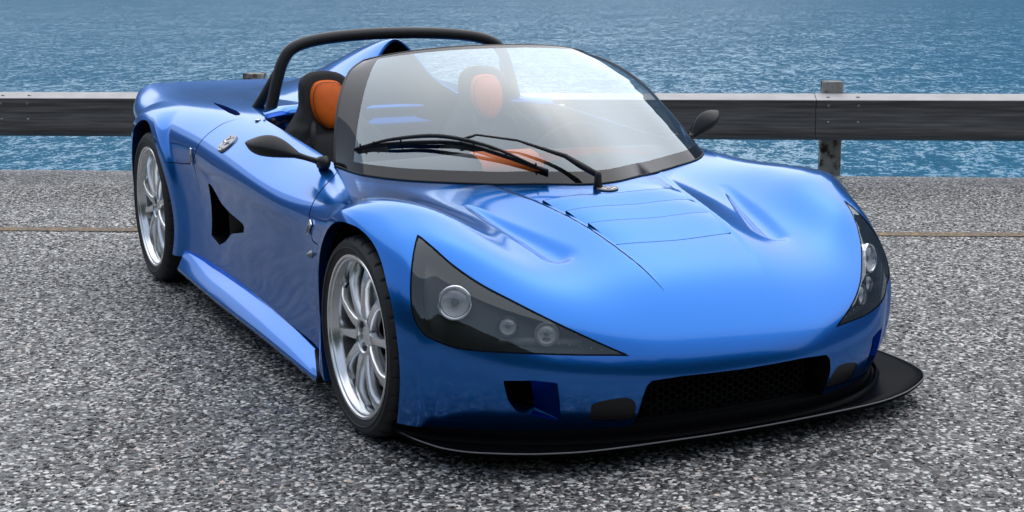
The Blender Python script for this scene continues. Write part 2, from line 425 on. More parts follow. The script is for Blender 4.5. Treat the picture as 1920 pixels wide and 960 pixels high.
# orientation check: geometric normal along N
a_, b_, c_ = V[F[5000][0]], V[F[5000][1]], V[F[5000][2]]
if np.dot(np.cross(b_-a_, c_-a_), N[F[5000][0]]) < 0: F = [f[::-1] for f in F]
TOP = N[:, 2] > .25
TV = V[TOP]; TN = N[TOP]
def surf_at(x, w):
    """height and normal of the body top skin"""
    d = (TV[:, 0]-x)**2+(TV[:, 1]-w)**2; i = int(np.argmin(d)); n = TN[i]; p = TV[i]
    return p[2]-((x-p[0])*n[0]+(w-p[1])*n[1])/n[2], n
BODY = Surf(V, N, F)

def hoodx(w, xc, xe, we): return xc+(xe-xc)*(w/we)**2
LOUV = [(-.045, -.072, .241), (.062, .038, .223), (.168, .146, .209), (.303, .282, .195)]
def resample(pts, n): return spline(pts, n)

def dense_poly(pts, n=8): return spline(pts, n*len(pts), closed=True)

# --- cockpit opening (plan)
WS_BASE = [(-.17, 0), (-.19, .10), (-.268, .243), (-.36, .402), (-.426, .535), (-.50, .612), (-.571, .647), (-.66, .663)]
ck = [tuple(p) for p in spline(WS_BASE, 40)] + [(-.757, .660), (-.80, .656), (-.958, .644), (-1.117, .638), (-1.271, .635), (-1.401, .632), (-1.544, .628), (-1.60, .618), (-1.64, .59), (-1.72, .53), (-1.78, .46), (-1.82, .30), (-1.835, 0), (-1.835, -.3), (-.17, -.3)]
Q = BODY.V[:, :2]
f = poly_sdf(Q, ck); f = np.where(BODY.N[:, 2] < .05, np.maximum(f, .05), f)
COCK, BODY = cut(BODY, f)
# --- wheel arches
def arch_r(th, r, cx): return np.interp(th, [-90, 40, 80, 180], [.302, .304, .326, .326]) if cx > -1 else r+0*th
for (cx, cz), r in ((WF, ARCH_F), (WR, ARCH_R)):
    th = np.degrees(np.arctan2(BODY.V[:, 2]-cz, BODY.V[:, 0]-cx))
    f = np.hypot(BODY.V[:, 0]-cx, BODY.V[:, 2]-cz)-arch_r(th, r, cx)
    f = np.where((BODY.V[:, 1] < .80) | (BODY.N[:, 2] > .75), np.maximum(f, .05), f)
    ar, BODY = cut(BODY, f)
    if cx > -1: ARCH1 = ar
    else: ARCH2 = ar
# --- headlamp
HL = [(.187,.756,.598),(.232,.788,.562),(.277,.816,.501),(.304,.829,.45),(.325,.831,.405),(.345,.822,.376),(.359,.809,.358),(.403,.754,.332),(.444,.697,.324),(.5,.602,.319),(.553,.475,.311),(.592,.331,.301),(.555,.413,.343),(.497,.507,.394),(.424,.594,.446),(.365,.658,.487),(.305,.706,.53),(.25,.734,.567)]
HLP = np.array(HL)
fr, nn_ = plane_frame((.55, .55, .55))
top_i, tip_i = 0, 11
segA = spline(HLP[0:12], 60); segB = spline(np.vstack([HLP[11:], HLP[:1]]), 50)
hp = np.vstack([segA, segB[1:-1]])
HLC = HLP.mean(0)
f = poly_sdf(BODY.V@fr.T, hp@fr.T)
f = np.where((BODY.N@nn_ < .1) | (BODY.V[:, 0] < .1) | (BODY.V[:, 1] < .25), np.maximum(np.abs(f), .02), f)
LAMP, BODY = cut(BODY, f)
LAMP_OUT = hp
# --- radiator opening
gp = [(-.1, .02), (.312, .02), (.3125, .12), (.309, .19), (.300, .222), (.285, .236), (.20, .240), (.0, .237), (-.1, .237)]
f = poly_sdf(BODY.V[:, 1:], gp); f = np.where(BODY.V[:, 0] < .45, .05, f)
GRILLE, BODY = cut(BODY, f)
# --- brake duct and blanking plate
fr2, nn2 = plane_frame((.85, .5, 0))
DU = np.array([(.482,.65,.25),(.52,.582,.2515),(.547,.526,.244),(.535,.512,.19),(.523,.503,.133),(.502,.565,.148),(.484,.614,.164),(.481,.637,.197)])
f = poly_sdf(BODY.V@fr2.T, DU@fr2.T); f = np.where(BODY.V[:, 0] < .3, np.maximum(np.abs(f), .03), f)
DUCT, BODY = cut(BODY, f)
OV = dense_poly([(.565,.437,.162),(.574,.431,.184),(.598,.358,.195),(.603,.328,.180),(.59,.318,.150),(.579,.326,.127),(.556,.425,.132)], 6)
f = poly_sdf(BODY.V@fr2.T, OV@fr2.T); f = np.where(BODY.V[:, 0] < .3, np.maximum(np.abs(f), .03), f)
OVAL, BODY = cut(BODY, f)
# --- side vent behind the door (side view x,z)
VE = [(-1.702, .512), (-1.655, .514), (-1.615, .490), (-1.565, .455), (-1.468, .432), (-1.30, .414), (-1.29, .40), (-1.315, .378), (-1.50, .346), (-1.60, .300), (-1.692, .272), (-1.79, .296)]
f = poly_sdf(BODY.V[:, [0, 2]], VE); f = np.where(BODY.V[:, 1] < .6, np.maximum(np.abs(f), .03), f)
VENT, BODY = cut(BODY, f)
# --- slit vent on the rear deck (plan)
SL = [(-2.26, .640), (-2.06, .640), (-1.88, .646), (-1.79, .655), (-1.765, .668), (-1.79, .677), (-1.88, .678), (-2.0, .670), (-2.15, .655)]
f = poly_sdf(BODY.V[:, :2], SL); f = np.where(BODY.N[:, 2] < .5, np.maximum(np.abs(f), .03), f)
SLIT, BODY = cut(BODY, f)
# --- bonnet louvre panel
lp = [(hoodx(w, *LOUV[0]), w) for w in np.linspace(-.1, .241, 14)] + [(.038, .223), (.146, .209)] + [(hoodx(w, *LOUV[3]), w) for w in np.linspace(.195, -.1, 14)]
f = poly_sdf(BODY.V[:, :2], lp); f = np.where(BODY.N[:, 2] < .4, np.maximum(np.abs(f), .03), f)
LOUVP, BODY = cut(BODY, f)
# --- front / door / rear split
zz = BODY.V[:, 2]
fs_z = [.0, .493, .531, .562, .592, .624, .645, .66, .677, .9]; fs_x = [-.429, -.429, -.445, -.462, -.473, -.504, -.538, -.574, -.651, -.70]
f = np.interp(zz, fs_z, fs_x)-BODY.V[:, 0]
f = np.where(BODY.V[:, 1] < .5, np.interp(BODY.V[:, 0], [-1, -.7, -.6], [.02, .0, -.02]) , f)
f = np.where((BODY.V[:, 1] > .5) & (zz < .494) & (BODY.V[:, 0] < 0), .05, f)
FRONT, REST = cut(BODY, f)
rs_z = [0, .50, .593, .613, .653, .685, .716, .738, .753, .9]; rs_x = [-1.86, -1.85, -1.836, -1.80, -1.773, -1.765, -1.757, -1.746, -1.706, -1.60]
f = BODY_x = REST.V[:, 0]-np.interp(REST.V[:, 2], rs_z, rs_x)
REAR, DOOR = cut(REST, f)

def two_sides(S, name, mat, offset=0.0, parent=None, merge=True):
    """mesh of both halves (one object) or a pair of objects"""
    Vc, Nc, Fc = compact(S)
    Vc = Vc+Nc*offset
    R = to_right(Vc); L = left_warp(Vc); NR = Nc*np.array([1, -1, 1])
    if merge:
        n = len(Vc)
        return [mesh_obj(name, np.vstack([R, L]), flip(Fc)+[[i+n for i in g] for g in Fc], mat, parent or CAR, True, np.vstack([NR, Nc]))]
    return [mesh_obj(name, R, flip(Fc), mat, parent or CAR, True, NR), mesh_obj(name, L, Fc, mat, parent or CAR, True, Nc)]
def skirt(S, fun, name, mat, parent=None, sel=None, steps=1, merge=False, smooth=True):
    """walls running inward from the rim of an opening; fun(p, n, t) -> displaced point"""
    E = [e for e in boundary(S) if sel is None or (sel(S.V[e[0]]) and sel(S.V[e[1]]))]
    ids = sorted({i for e in E for i in e}); mp = {v: k for k, v in enumerate(ids)}; n = len(ids)
    P = []
    for t in np.linspace(0, 1, steps+1):
        for i in ids: P.append(fun(S.V[i], S.N[i], t))
    Fk = []
    for s in range(steps):
        for a, b in E: Fk.append([s*n+mp[a], s*n+mp[b], (s+1)*n+mp[b], (s+1)*n+mp[a]])
    P = np.array(P); obs = []
    if merge:
        m = len(P)
        return [mesh_obj(name, np.vstack([to_right(P), left_warp(P)]), Fk+[[i+m for i in g][::-1] for g in Fk], mat, parent or CAR, smooth)]
    for sd in (-1, 1):
        obs.append(mesh_obj(name, side_pts(P, sd), Fk if sd < 0 else flip(Fk), mat, parent[0 if sd < 0 else 1] if isinstance(parent, list) else (parent or CAR), smooth))
    return obs

front_body = two_sides(FRONT, 'front_body', 'paint')[0]
front_body['label'] = 'glossy blue nose, bonnet and front wings'
doors = two_sides(DOOR, 'door', 'paint', merge=False)
rear_body = two_sides(REAR, 'rear_body', 'paint')[0]
# lips and liners
skirt(ARCH1, lambda p, n, t: p+np.array([0, -.035*t, 0]), 'arch_lip', 'paint', sel=lambda p: p[1] > .7 and math.hypot(p[0]-WF[0], p[2]-WF[1]) > .2985)
skirt(ARCH2, lambda p, n, t: p+np.array([0, -.035*t, 0]), 'arch_lip', 'paint', sel=lambda p: p[1] > .7 and math.hypot(p[0]-WR[0], p[2]-WR[1]) > ARCH_R-.003)
skirt(COCK, lambda p, n, t: p+np.array([0, -.015*t*(p[1] > .2), -.05*t]), 'cockpit_lip', 'black', merge=True, sel=lambda p: p[1] > .003)
for (cx, cz), r, w0, w1 in ((WF, ARCH_F+.006, .655, .835), (WR, ARCH_R+.006, .48, .852)):
    for sd in (-1, 1):
        mb = MB(); n = 40; prev = None
        P = []
        for k in range(n+1):
            an = math.radians(-25+230*k/n); rr = float(arch_r(np.array([-25+230*k/n]), r, cx)[0])+(.003 if cx > -1 else 0)
            for w in (w0, w1): P.append((cx+rr*math.cos(an), w, cz+rr*math.sin(an)))
        Fk = [[2*k, 2*k+2, 2*k+3, 2*k+1] for k in range(n)]
        P.append((cx, w0, cz-.1)); c = len(P)-1
        Fk += [[2*k, c, 2*k+2] for k in range(n)]
        P = np.array(P, float)
        if sd > 0: P[:, 1] = np.where((P[:, 1] > .8) & (cx > -1), .70, P[:, 1])-.085*(cx > -1)*(P[:, 1] < .8)
        else: P = to_right(P)
        mesh_obj('wheel_arch_liner', P, Fk, 'black_matte', CAR)

# --- headlamps
def inward(p, n, t, d=.075): return p+(HLC-p)*(.10*t)-np.array([.55, .50, .35])*d*t
lamp_c = compact(LAMP)
hl_objs = []
for sd in (-1, 1):
    Vc, Nc, Fc = lamp_c
    hou = np.array([inward(p, n, 1) for p, n in zip(Vc, Nc)])
    h = mesh_obj('headlamp', side_pts(hou, sd), Fc if sd > 0 else flip(Fc), 'lamp_housing', CAR, True)
    h['label'] = 'smoked wedge-shaped headlamp with round lamps inside'
    hl_objs.append(h)
    lens = mesh_obj('lamp_cover', side_pts(Vc-Nc*.0015, sd), Fc if sd > 0 else flip(Fc), 'lamp_cover', h, True, Nc*np.array([1, sd, 1]))
skirt(LAMP, lambda p, n, t: inward(p, n, t), 'lamp_wall', 'lamp_housing', parent=hl_objs)
# black edge band just inside the cover
Lb = poly_sdf(LAMP.V@fr.T, hp@fr.T)
band, _ = cut(LAMP, -Lb-.0042)
for k, o in enumerate(two_sides(band, 'cover_edge', 'gap', offset=.0004, merge=False)): o.parent = hl_objs[k]
# ------------------------------------------------------------------ front end details
def grid_obj(name, P, mat, parent=None, smooth=True, flipf=False):
    """P: array (a,b,3)"""
    a, b = P.shape[:2]
    Fk = [[i*b+j, i*b+j+1, (i+1)*b+j+1, (i+1)*b+j] for i in range(a-1) for j in range(b-1)]
    return mesh_obj(name, P.reshape(-1, 3), flip(Fk) if flipf else Fk, mat, parent or CAR, smooth)
# bonnet louvres: three blades, each rising to its rear edge, over a dark tray
for k in range(3):
    A = LOUV[k]; B = LOUV[k+1]; P = []
    for t in np.linspace(0, 1, 9):
        row = []
        for s in np.linspace(-1, 1, 41):
            wA, wB = s*(A[2]-.002), s*(B[2]-.002)
            xa, xb = hoodx(abs(wA), *A)+.001, hoodx(abs(wB), *B)+(.012 if k < 2 else .0)
            x = xa+(xb-xa)*t; w = wA+(wB-wA)*t
            z, n = surf_at(x, abs(w))
            row.append((x, w, z+.0050-.0150*sstep(t, 0, 1.05)*(1-max(s, 0)**6)))
        P.append(row)
    P = np.array(P)
    ob = grid_obj('bonnet_louvre', P, 'paint', front_body, flipf=True)
    # dark strip for the blade's rear edge and the shade beneath it
    e = P[0]; grid_obj('louvre_edge_shade', np.stack([e+np.array([.0, 0, .0005]), e+np.array([-.006, 0, -.0010]), e+np.array([0.001, 0, -.016])]), 'gap', ob)
skirt(LOUVP, lambda p, n, t: p-n*.022*t, 'louvre_wall', 'paint', parent=front_body, merge=True, sel=lambda p: p[1] > .004)
e4 = np.array([(hoodx(abs(w), *LOUV[3]), w, surf_at(hoodx(abs(w), *LOUV[3]), abs(w))[0]) for w in np.linspace(-.195, .195, 41)])
grid_obj('louvre_edge_shade', np.stack([e4+np.array([.0005, 0, .0006]), e4+np.array([-.004, 0, .0004])]), 'gap', front_body)  # painted dark line for the shaded edge ahead of the blades
tray = []
for x in np.linspace(-.075, .305, 12): tray.append([(x, w, surf_at(x, abs(w))[0]-.02) for w in np.linspace(-.25, .25, 21)])
grid_obj('louvre_tray', np.array(tray), 'black_matte', front_body)
def strip(pts, width, name, mat, parent, lift=.0006, sides=2):
    """thin line laid on the body skin along (x,w) points on one side; pts already 3-D right-half coords"""
    P = spline(pts, 60); out = []
    for i in range(len(P)):
        t = P[min(i+1, len(P)-1)]-P[max(i-1, 0)]; t /= np.linalg.norm(t)
        d = (BODY0V-P[i]); j = int(np.argmin((d*d).sum(1))); n = BODY0N[j]
        p = P[i]-n*np.dot(P[i]-BODY0V[j], n)
        b = np.cross(n, t); b /= np.linalg.norm(b)
        q = min(1, 6*i/len(P), 6*(len(P)-1-i)/len(P))*.85+.15
        out.append([p+b*width*q/2+n*lift, p-b*width*q/2+n*lift])
    out = np.array(out); obs = []
    for sd in (-1, 1)[:sides]:
        o = grid_obj(name, side_pts(out.reshape(-1, 3), sd).reshape(out.shape), mat, parent[0 if sd < 0 else 1] if isinstance(parent, list) else parent, flipf=(sd > 0))
        obs.append(o)
    return obs
BODY0V, BODY0N = V, N
strip([(-.292, .311, .645), (-.19, .283, .63), (-.095, .26, .617), (.12, .226, .58), (.306, .204, .53), (.40, .188, .485), (.492, .17, .44)], .0035, 'bonnet_seam', 'gap', front_body, sides=1)
strip([(-.651, .667, .677), (-.574, .717, .66), (-.538, .753, .645), (-.504, .79, .624), (-.473, .825, .592), (-.462, .838, .562), (-.445, .841, .531), (-.429, .843, .493), (-.36, .856, .489), (-.29, .866, .483)], .004, 'door_seam', 'gap', doors)
strip([(-1.706, .678, .753), (-1.746, .724, .738), (-1.757, .763, .716), (-1.765, .804, .685), (-1.773, .83, .653), (-1.80, .838, .613), (-1.836, .836, .593), (-1.85, .828, .55), (-1.855, .81, .45)], .004, 'door_seam', 'gap', doors)
strip([(-2.15, .872, .550), (-2.008, .844, .557), (-1.92, .838, .565), (-1.84, .834, .575)], .004, 'quarter_seam', 'gap', rear_body)

# radiator opening: deep black box, hexagonal mesh behind
def skirt_in(S, vec, name, mat, parent, merge=True, steps=1):
    return skirt(S, lambda p, n, t: p+np.array(vec)*t, name, mat, parent=parent, merge=merge, steps=steps)
skirt(GRILLE, lambda p, n, t: p+np.array([-.10, 0, 0])*t, 'radiator_duct', 'black', parent=front_body, merge=True, sel=lambda p: p[1] > .004)
mb = MB(); mb.box((.44, 0, .16), (.004, .66, .2)); mb.build('radiator_core', 'black_matte', front_body, smooth=False)
mb = MB(); cw, chh = .024, .0139*1.0
for iy in range(-14, 15):
    for iz in range(6):
        cy = iy*cw*.75; cz_ = .10+iz*.0215+(.0107 if iy % 2 else 0)
        if abs(cy) > .305 or cz_ > .235: continue
        xo = .565-.10*cy*cy/.09*.25
        ring = []
        for k in range(6):
            an = math.pi/3*k
            for rr in (.0128, .0104): ring.append((xo, cy+rr*math.cos(an), cz_+rr*math.sin(an)))
        mb.add(ring, [[2*k, 2*k+1, (2*k+3) % 12, (2*k+2) % 12] for k in range(6)])
g = mb.build('grille_mesh', 'mesh_black', front_body, smooth=False); g['kind'] = 'stuff'
# brake ducts: painted ramp running into a dark throat
for sd, sideix in ((-1, 0), (1, 1)):
    inn = np.array([-.10, -.045, 0])
    a = np.array([.547, .526, .244]); b = np.array([.523, .503, .133])
    top_l = np.array([.482, .65, .25]); bot_l = np.array([.484, .614, .164])
    th_t = top_l*.45+a*.55+np.array([-.055, -.02, -.004]); th_b = bot_l*.5+b*.5+np.array([-.06, -.02, .006])
    P = np.array([[a+(b-a)*t for t in np.linspace(0, 1, 8)], [a*.6+th_t*.4+((b*.6+th_b*.4)-(a*.6+th_t*.4))*t+np.array([-.006, -.003, 0]) for t in np.linspace(0, 1, 8)], [th_t+(th_b-th_t)*t for t in np.linspace(0, 1, 8)]])
    grid_obj('duct_ramp', side_pts(P.reshape(-1, 3), sd).reshape(P.shape), 'paint', front_body, flipf=(sd < 0))
    P2 = np.array([[top_l+inn*1.2, top_l*.3+a*.7+inn*1.3], [bot_l+inn*1.2, b*.6+bot_l*.4+inn*1.3]])
    grid_obj('duct_throat', side_pts(P2.reshape(-1, 3), sd).reshape(P2.shape), 'black_matte', front_body)
skirt(DUCT, lambda p, n, t: p+np.array([-.075, -.04, 0])*t*np.clip((p[1]-.495)/.08, .08, 1), 'duct_wall', 'paint', parent=front_body, steps=3)
for o in two_sides(OVAL, 'blanking_plate', 'black', offset=-.002, merge=False): o.parent = front_body
# splitter: thick black board with raised strake, plan outline from centre outwards
SPL = [(.634, 0), (.630, .16), (.607, .46), (.57, .60), (.53, .685), (.497, .738), (.470, .776), (.437, .808), (.39, .838), (.30, .866), (.18, .882), (.10, .884)]
so = spline(SPL, 60); full = np.vstack([so[::-1]*np.array([1, -1]), so[1:]])
full[:, 1] = np.where(full[:, 1] < 0, full[:, 1]*.945, full[:, 1]*1.0)
ins = full*np.array([1, .9])-np.array([.14, 0]); ins[:, 0] = np.minimum(ins[:, 0], .48)
prof = [(0, .070), (.012, .077)]
rows = []
for off, z in ((-.16, .062), (0.0, .056), (.004, .060), (.004, .068), (-.004, .072), (-.03, .0725), (-.20, .078)):
    c = full.copy(); nrm = np.gradient(full, axis=0); nrm = np.stack([-nrm[:, 1], nrm[:, 0]], 1); nrm /= np.linalg.norm(nrm, axis=1, keepdims=True)
    if nrm[len(nrm)//2, 0] < 0: nrm = -nrm
    k = np.minimum(1, np.abs(off)/.16)
    c = c+nrm*off
    c[:, 0] = np.minimum(c[:, 0], 1)
    rows.append(np.c_[c, np.full(len(c), z)])
rows_spl = [r_.copy() for r_ in rows]
spl = grid_obj('front_splitter', np.array(rows), 'black_gloss', CAR, flipf=True)
spl['label'] = 'black gloss splitter board under the nose'
# apron between bumper and splitter
ap = []
bl = np.array([(.590, 0), (.582, .2), (.555, .36), (.505, .50), (.445, .62), (.395, .69), (.35, .745), (.31, .785), (.27, .815), (.24, .83), (.20, .842)])
bl = spline(bl, 50)
for off, z in ((-.012, .118), (-.004, .108), (.006, .100), (.008, .072)):
    d = np.gradient(bl, axis=0); nr = np.stack([-d[:, 1], d[:, 0]], 1); nr /= np.linalg.norm(nr, axis=1, keepdims=True)
    if nr[0, 0] < 0: nr = -nr
    c = bl+nr*off; R3 = np.c_[c, np.full(len(c), z)]
    L3 = left_warp(R3); Rr = to_right(R3)
    ap.append(np.vstack([Rr[::-1], L3[1:]]))
grid_obj('lower_apron', np.array(ap), 'black_gloss', CAR, flipf=True)
# second step line on the splitter
ap = []
for off, z in ((.02, .0745), (.026, .086), (.034, .088), (.045, .0745)):
    d = np.gradient(bl, axis=0); nr = np.stack([-d[:, 1], d[:, 0]], 1); nr /= np.linalg.norm(nr, axis=1, keepdims=True)
    if nr[0, 0] < 0: nr = -nr
    c = bl+nr*off*np.interp(np.arange(50), [0, 30, 49], [1, .8, .1])[:, None]; R3 = np.c_[c, np.full(len(c), z)]
    ap.append(np.vstack([to_right(R3)[::-1], left_warp(R3)[1:]]))
grid_obj('splitter_step', np.array(ap), 'black_gloss', spl, flipf=True)

# --- headlamp internals
def lamp(center, axis, r, hl, chrome=True, ring='lamp_grey'):
    ax = Vector(axis).normalized(); q = Vector((0, 0, 1)).rotation_difference(ax).to_matrix().to_4x4(); q.translation = Vector(center)
    b = MB(); b.lathe([(r*1.30, -.03), (r*1.30, .0), (r*1.22, .006), (r*1.08, .004), (r*1.0, -.004)], 40, q); rg = b.build('lamp_ring', ring, hl)
    b = MB(); b.lathe([(r*1.02, -.003), (r*.8, -.012), (r*.5, -.02), (r*.2, -.024), (.0001, -.025)], 32, q); b.build('reflector', 'reflector', rg)
    b = MB(); b.lathe([(r*1.0, 0.), (r*.9, .006), (r*.6, .012), (r*.3, .0145), (.0001, .015)], 32, q); b.build('lens', 'clear', rg)
    b = MB(); b.lathe([(r*.28, -.024), (r*.26, -.006), (.0001, -.005)], 20, q); b.build('bulb', 'lamp_grey' if chrome else 'black', rg)
LP = [(.350, .724, .437), (.440, .6145, .3805), (.488, .526, .3595)]
for sd, hl in ((-1, hl_objs[0]), (1, hl_objs[1])):
    for c, r, ring in ((LP[0], .036, 'chrome'), (LP[1], .022, 'black'), (LP[2], .025, 'lamp_grey')):
        c = side_pts(np.array([c]), sd)[0]; lamp(c, (.8, .42*sd, .12), r, hl, ring=ring)
    b = MB()
    for k in range(6):
        t = k/5; c = np.array([.505, .50, .335])*(1-t)+np.array([.562, .372, .312])*t
        c = side_pts(np.array([c+np.array([.004, .002, .002])]), sd)[0]; b = MB(); b.box(c, (.004, .004, .004), bev=.001); b.build('rivet', 'steel', hl)
    for k in range(4):
        t = k/3; c = np.array([.500, .49, .375])*(1-t)+np.array([.555, .39, .330])*t
        c = side_pts(np.array([c]), sd)[0]; b = MB(); b.box(c, (.004, .004, .004), bev=.001); b.build('rivet', 'steel', hl)
    b = MB(); P = np.array([(.30, .79, .40), (.33, .76, .355), (.42, .66, .335), (.50, .55, .335), (.53, .46, .33)])-np.array([.03, .03, .0])
    P = side_pts(spline(P, 30), sd); b.tube(P, .012, 8); b.build('lamp_bezel', 'lamp_grey', hl)

# --- side vents, slits
skirt(VENT, lambda p, n, t: p+np.array([-.03, -.09, 0])*t, 'vent_wall', 'black', parent=doors)
for sd in (-1, 1):
    P = np.array([[(-1.86, .705, .25), (-1.25, .705, .25)], [(-1.86, .72, .55), (-1.25, .72, .55)]], float)
    if sd < 0: P[..., 1] *= -1
    grid_obj('vent_back', P, 'black_matte', doors[0 if sd < 0 else 1])
    P = np.array([[(-1.50, .798, .345), (-1.47, .73, .335)], [(-1.50, .80, .44), (-1.47, .735, .44)]], float)
    if sd < 0: P[..., 1] *= -1
    grid_obj('vent_vane', P, 'black', doors[0 if sd < 0 else 1])
skirt(SLIT, lambda p, n, t: p+np.array([0, -.01, -.035])*t, 'slit_wall', 'paint_in', parent=rear_body)
for sd in (-1, 1):
    P = np.array([[(-2.28, .60, .745), (-1.7, .60, .735)], [(-2.28, .70, .735), (-1.7, .70, .725)]], float); P[..., 1] *= sd
    grid_obj('slit_back', P, 'black_matte', rear_body)
# --- side sills (bright sloping ledge)
for sd in (-1, 1):
    P = []
    for t in np.linspace(0, 1, 30):
        xt = -.50-1.56*t; xb = -.322-1.73*t
        wt = np.interp(xt, [-2.06, -1.85, -1.6, -1.3, -1.0, -.7, -.5], [.828, .808, .800, .802, .805, .812, .818])
        zt = np.interp(xt, [-2.06, -1.75, -1.3, -1.0, -.7, -.5], [.20, .182, .174, .166, .151, .134])
        wb = np.interp(xb, [-2.05, -1.3, -.32], [.868, .876, .882]); zb = np.interp(xb, [-2.05, -1.5, -.9, -.32], [.125, .110, .102, .086])
        x5 = (xt+xb)/2
        P.append([(xt, wt-.02, zt+.006), (xt, wt, zt), (xt+.004, wt+.006, zt-.003), (x5, wt*.5+wb*.5, zt*.5+zb*.5+.002), (xb, wb-.004, zb+.008), (xb, wb, zb), (xb, wb-.003, zb-.012), (xb, wb-.10, zb-.014)])
    P = np.array(P); P[..., 1] *= sd
    s_ = grid_obj('side_sill', P, 'paint', CAR, flipf=(sd < 0))
    E = np.array([[P[0, k] for k in range(8)], [P[0, k]*np.array([1, .9, 1]) for k in range(8)]])
    grid_obj('sill_end', E, 'black', s_)
# thin pale tube painting the highlight along the splitter edge
b = MB(); e_ = np.array(rows_spl[3]); b.tube([p+np.array([0, 0, .0]) for p in e_], .0022, 6); b.build('splitter_edge_highlight', 'edge_grey', spl)
# dark floor pan under the car
mb = MB(); mb.box((-1.25, 0, .115), (3.0, 1.30, .03)); mb.box((.25, 0, .12), (.5, 1.0, .03)); mb.box((-2.9, 0, .25), (.5, 1.2, .03)); mb.build('floor_pan', 'black_matte', CAR, smooth=False)
# tail panel
P = []
tail = G[-1]
for z in np.linspace(0, 1, 6):
    row = []
    for j in list(range(nv-1, -1, -6)): row.append((tail[j, 0]-.02*math.sin(z*3.14), -tail[j, 1], tail[j, 2]*(1-z)+.28*z))
    row += [(tail[j, 0]-.02*math.sin(z*3.14), tail[j, 1], tail[j, 2]*(1-z)+.28*z) for j in range(0, nv, 6)]
    P.append(row)
grid_obj('tail_panel', np.array(P), 'paint', rear_body)
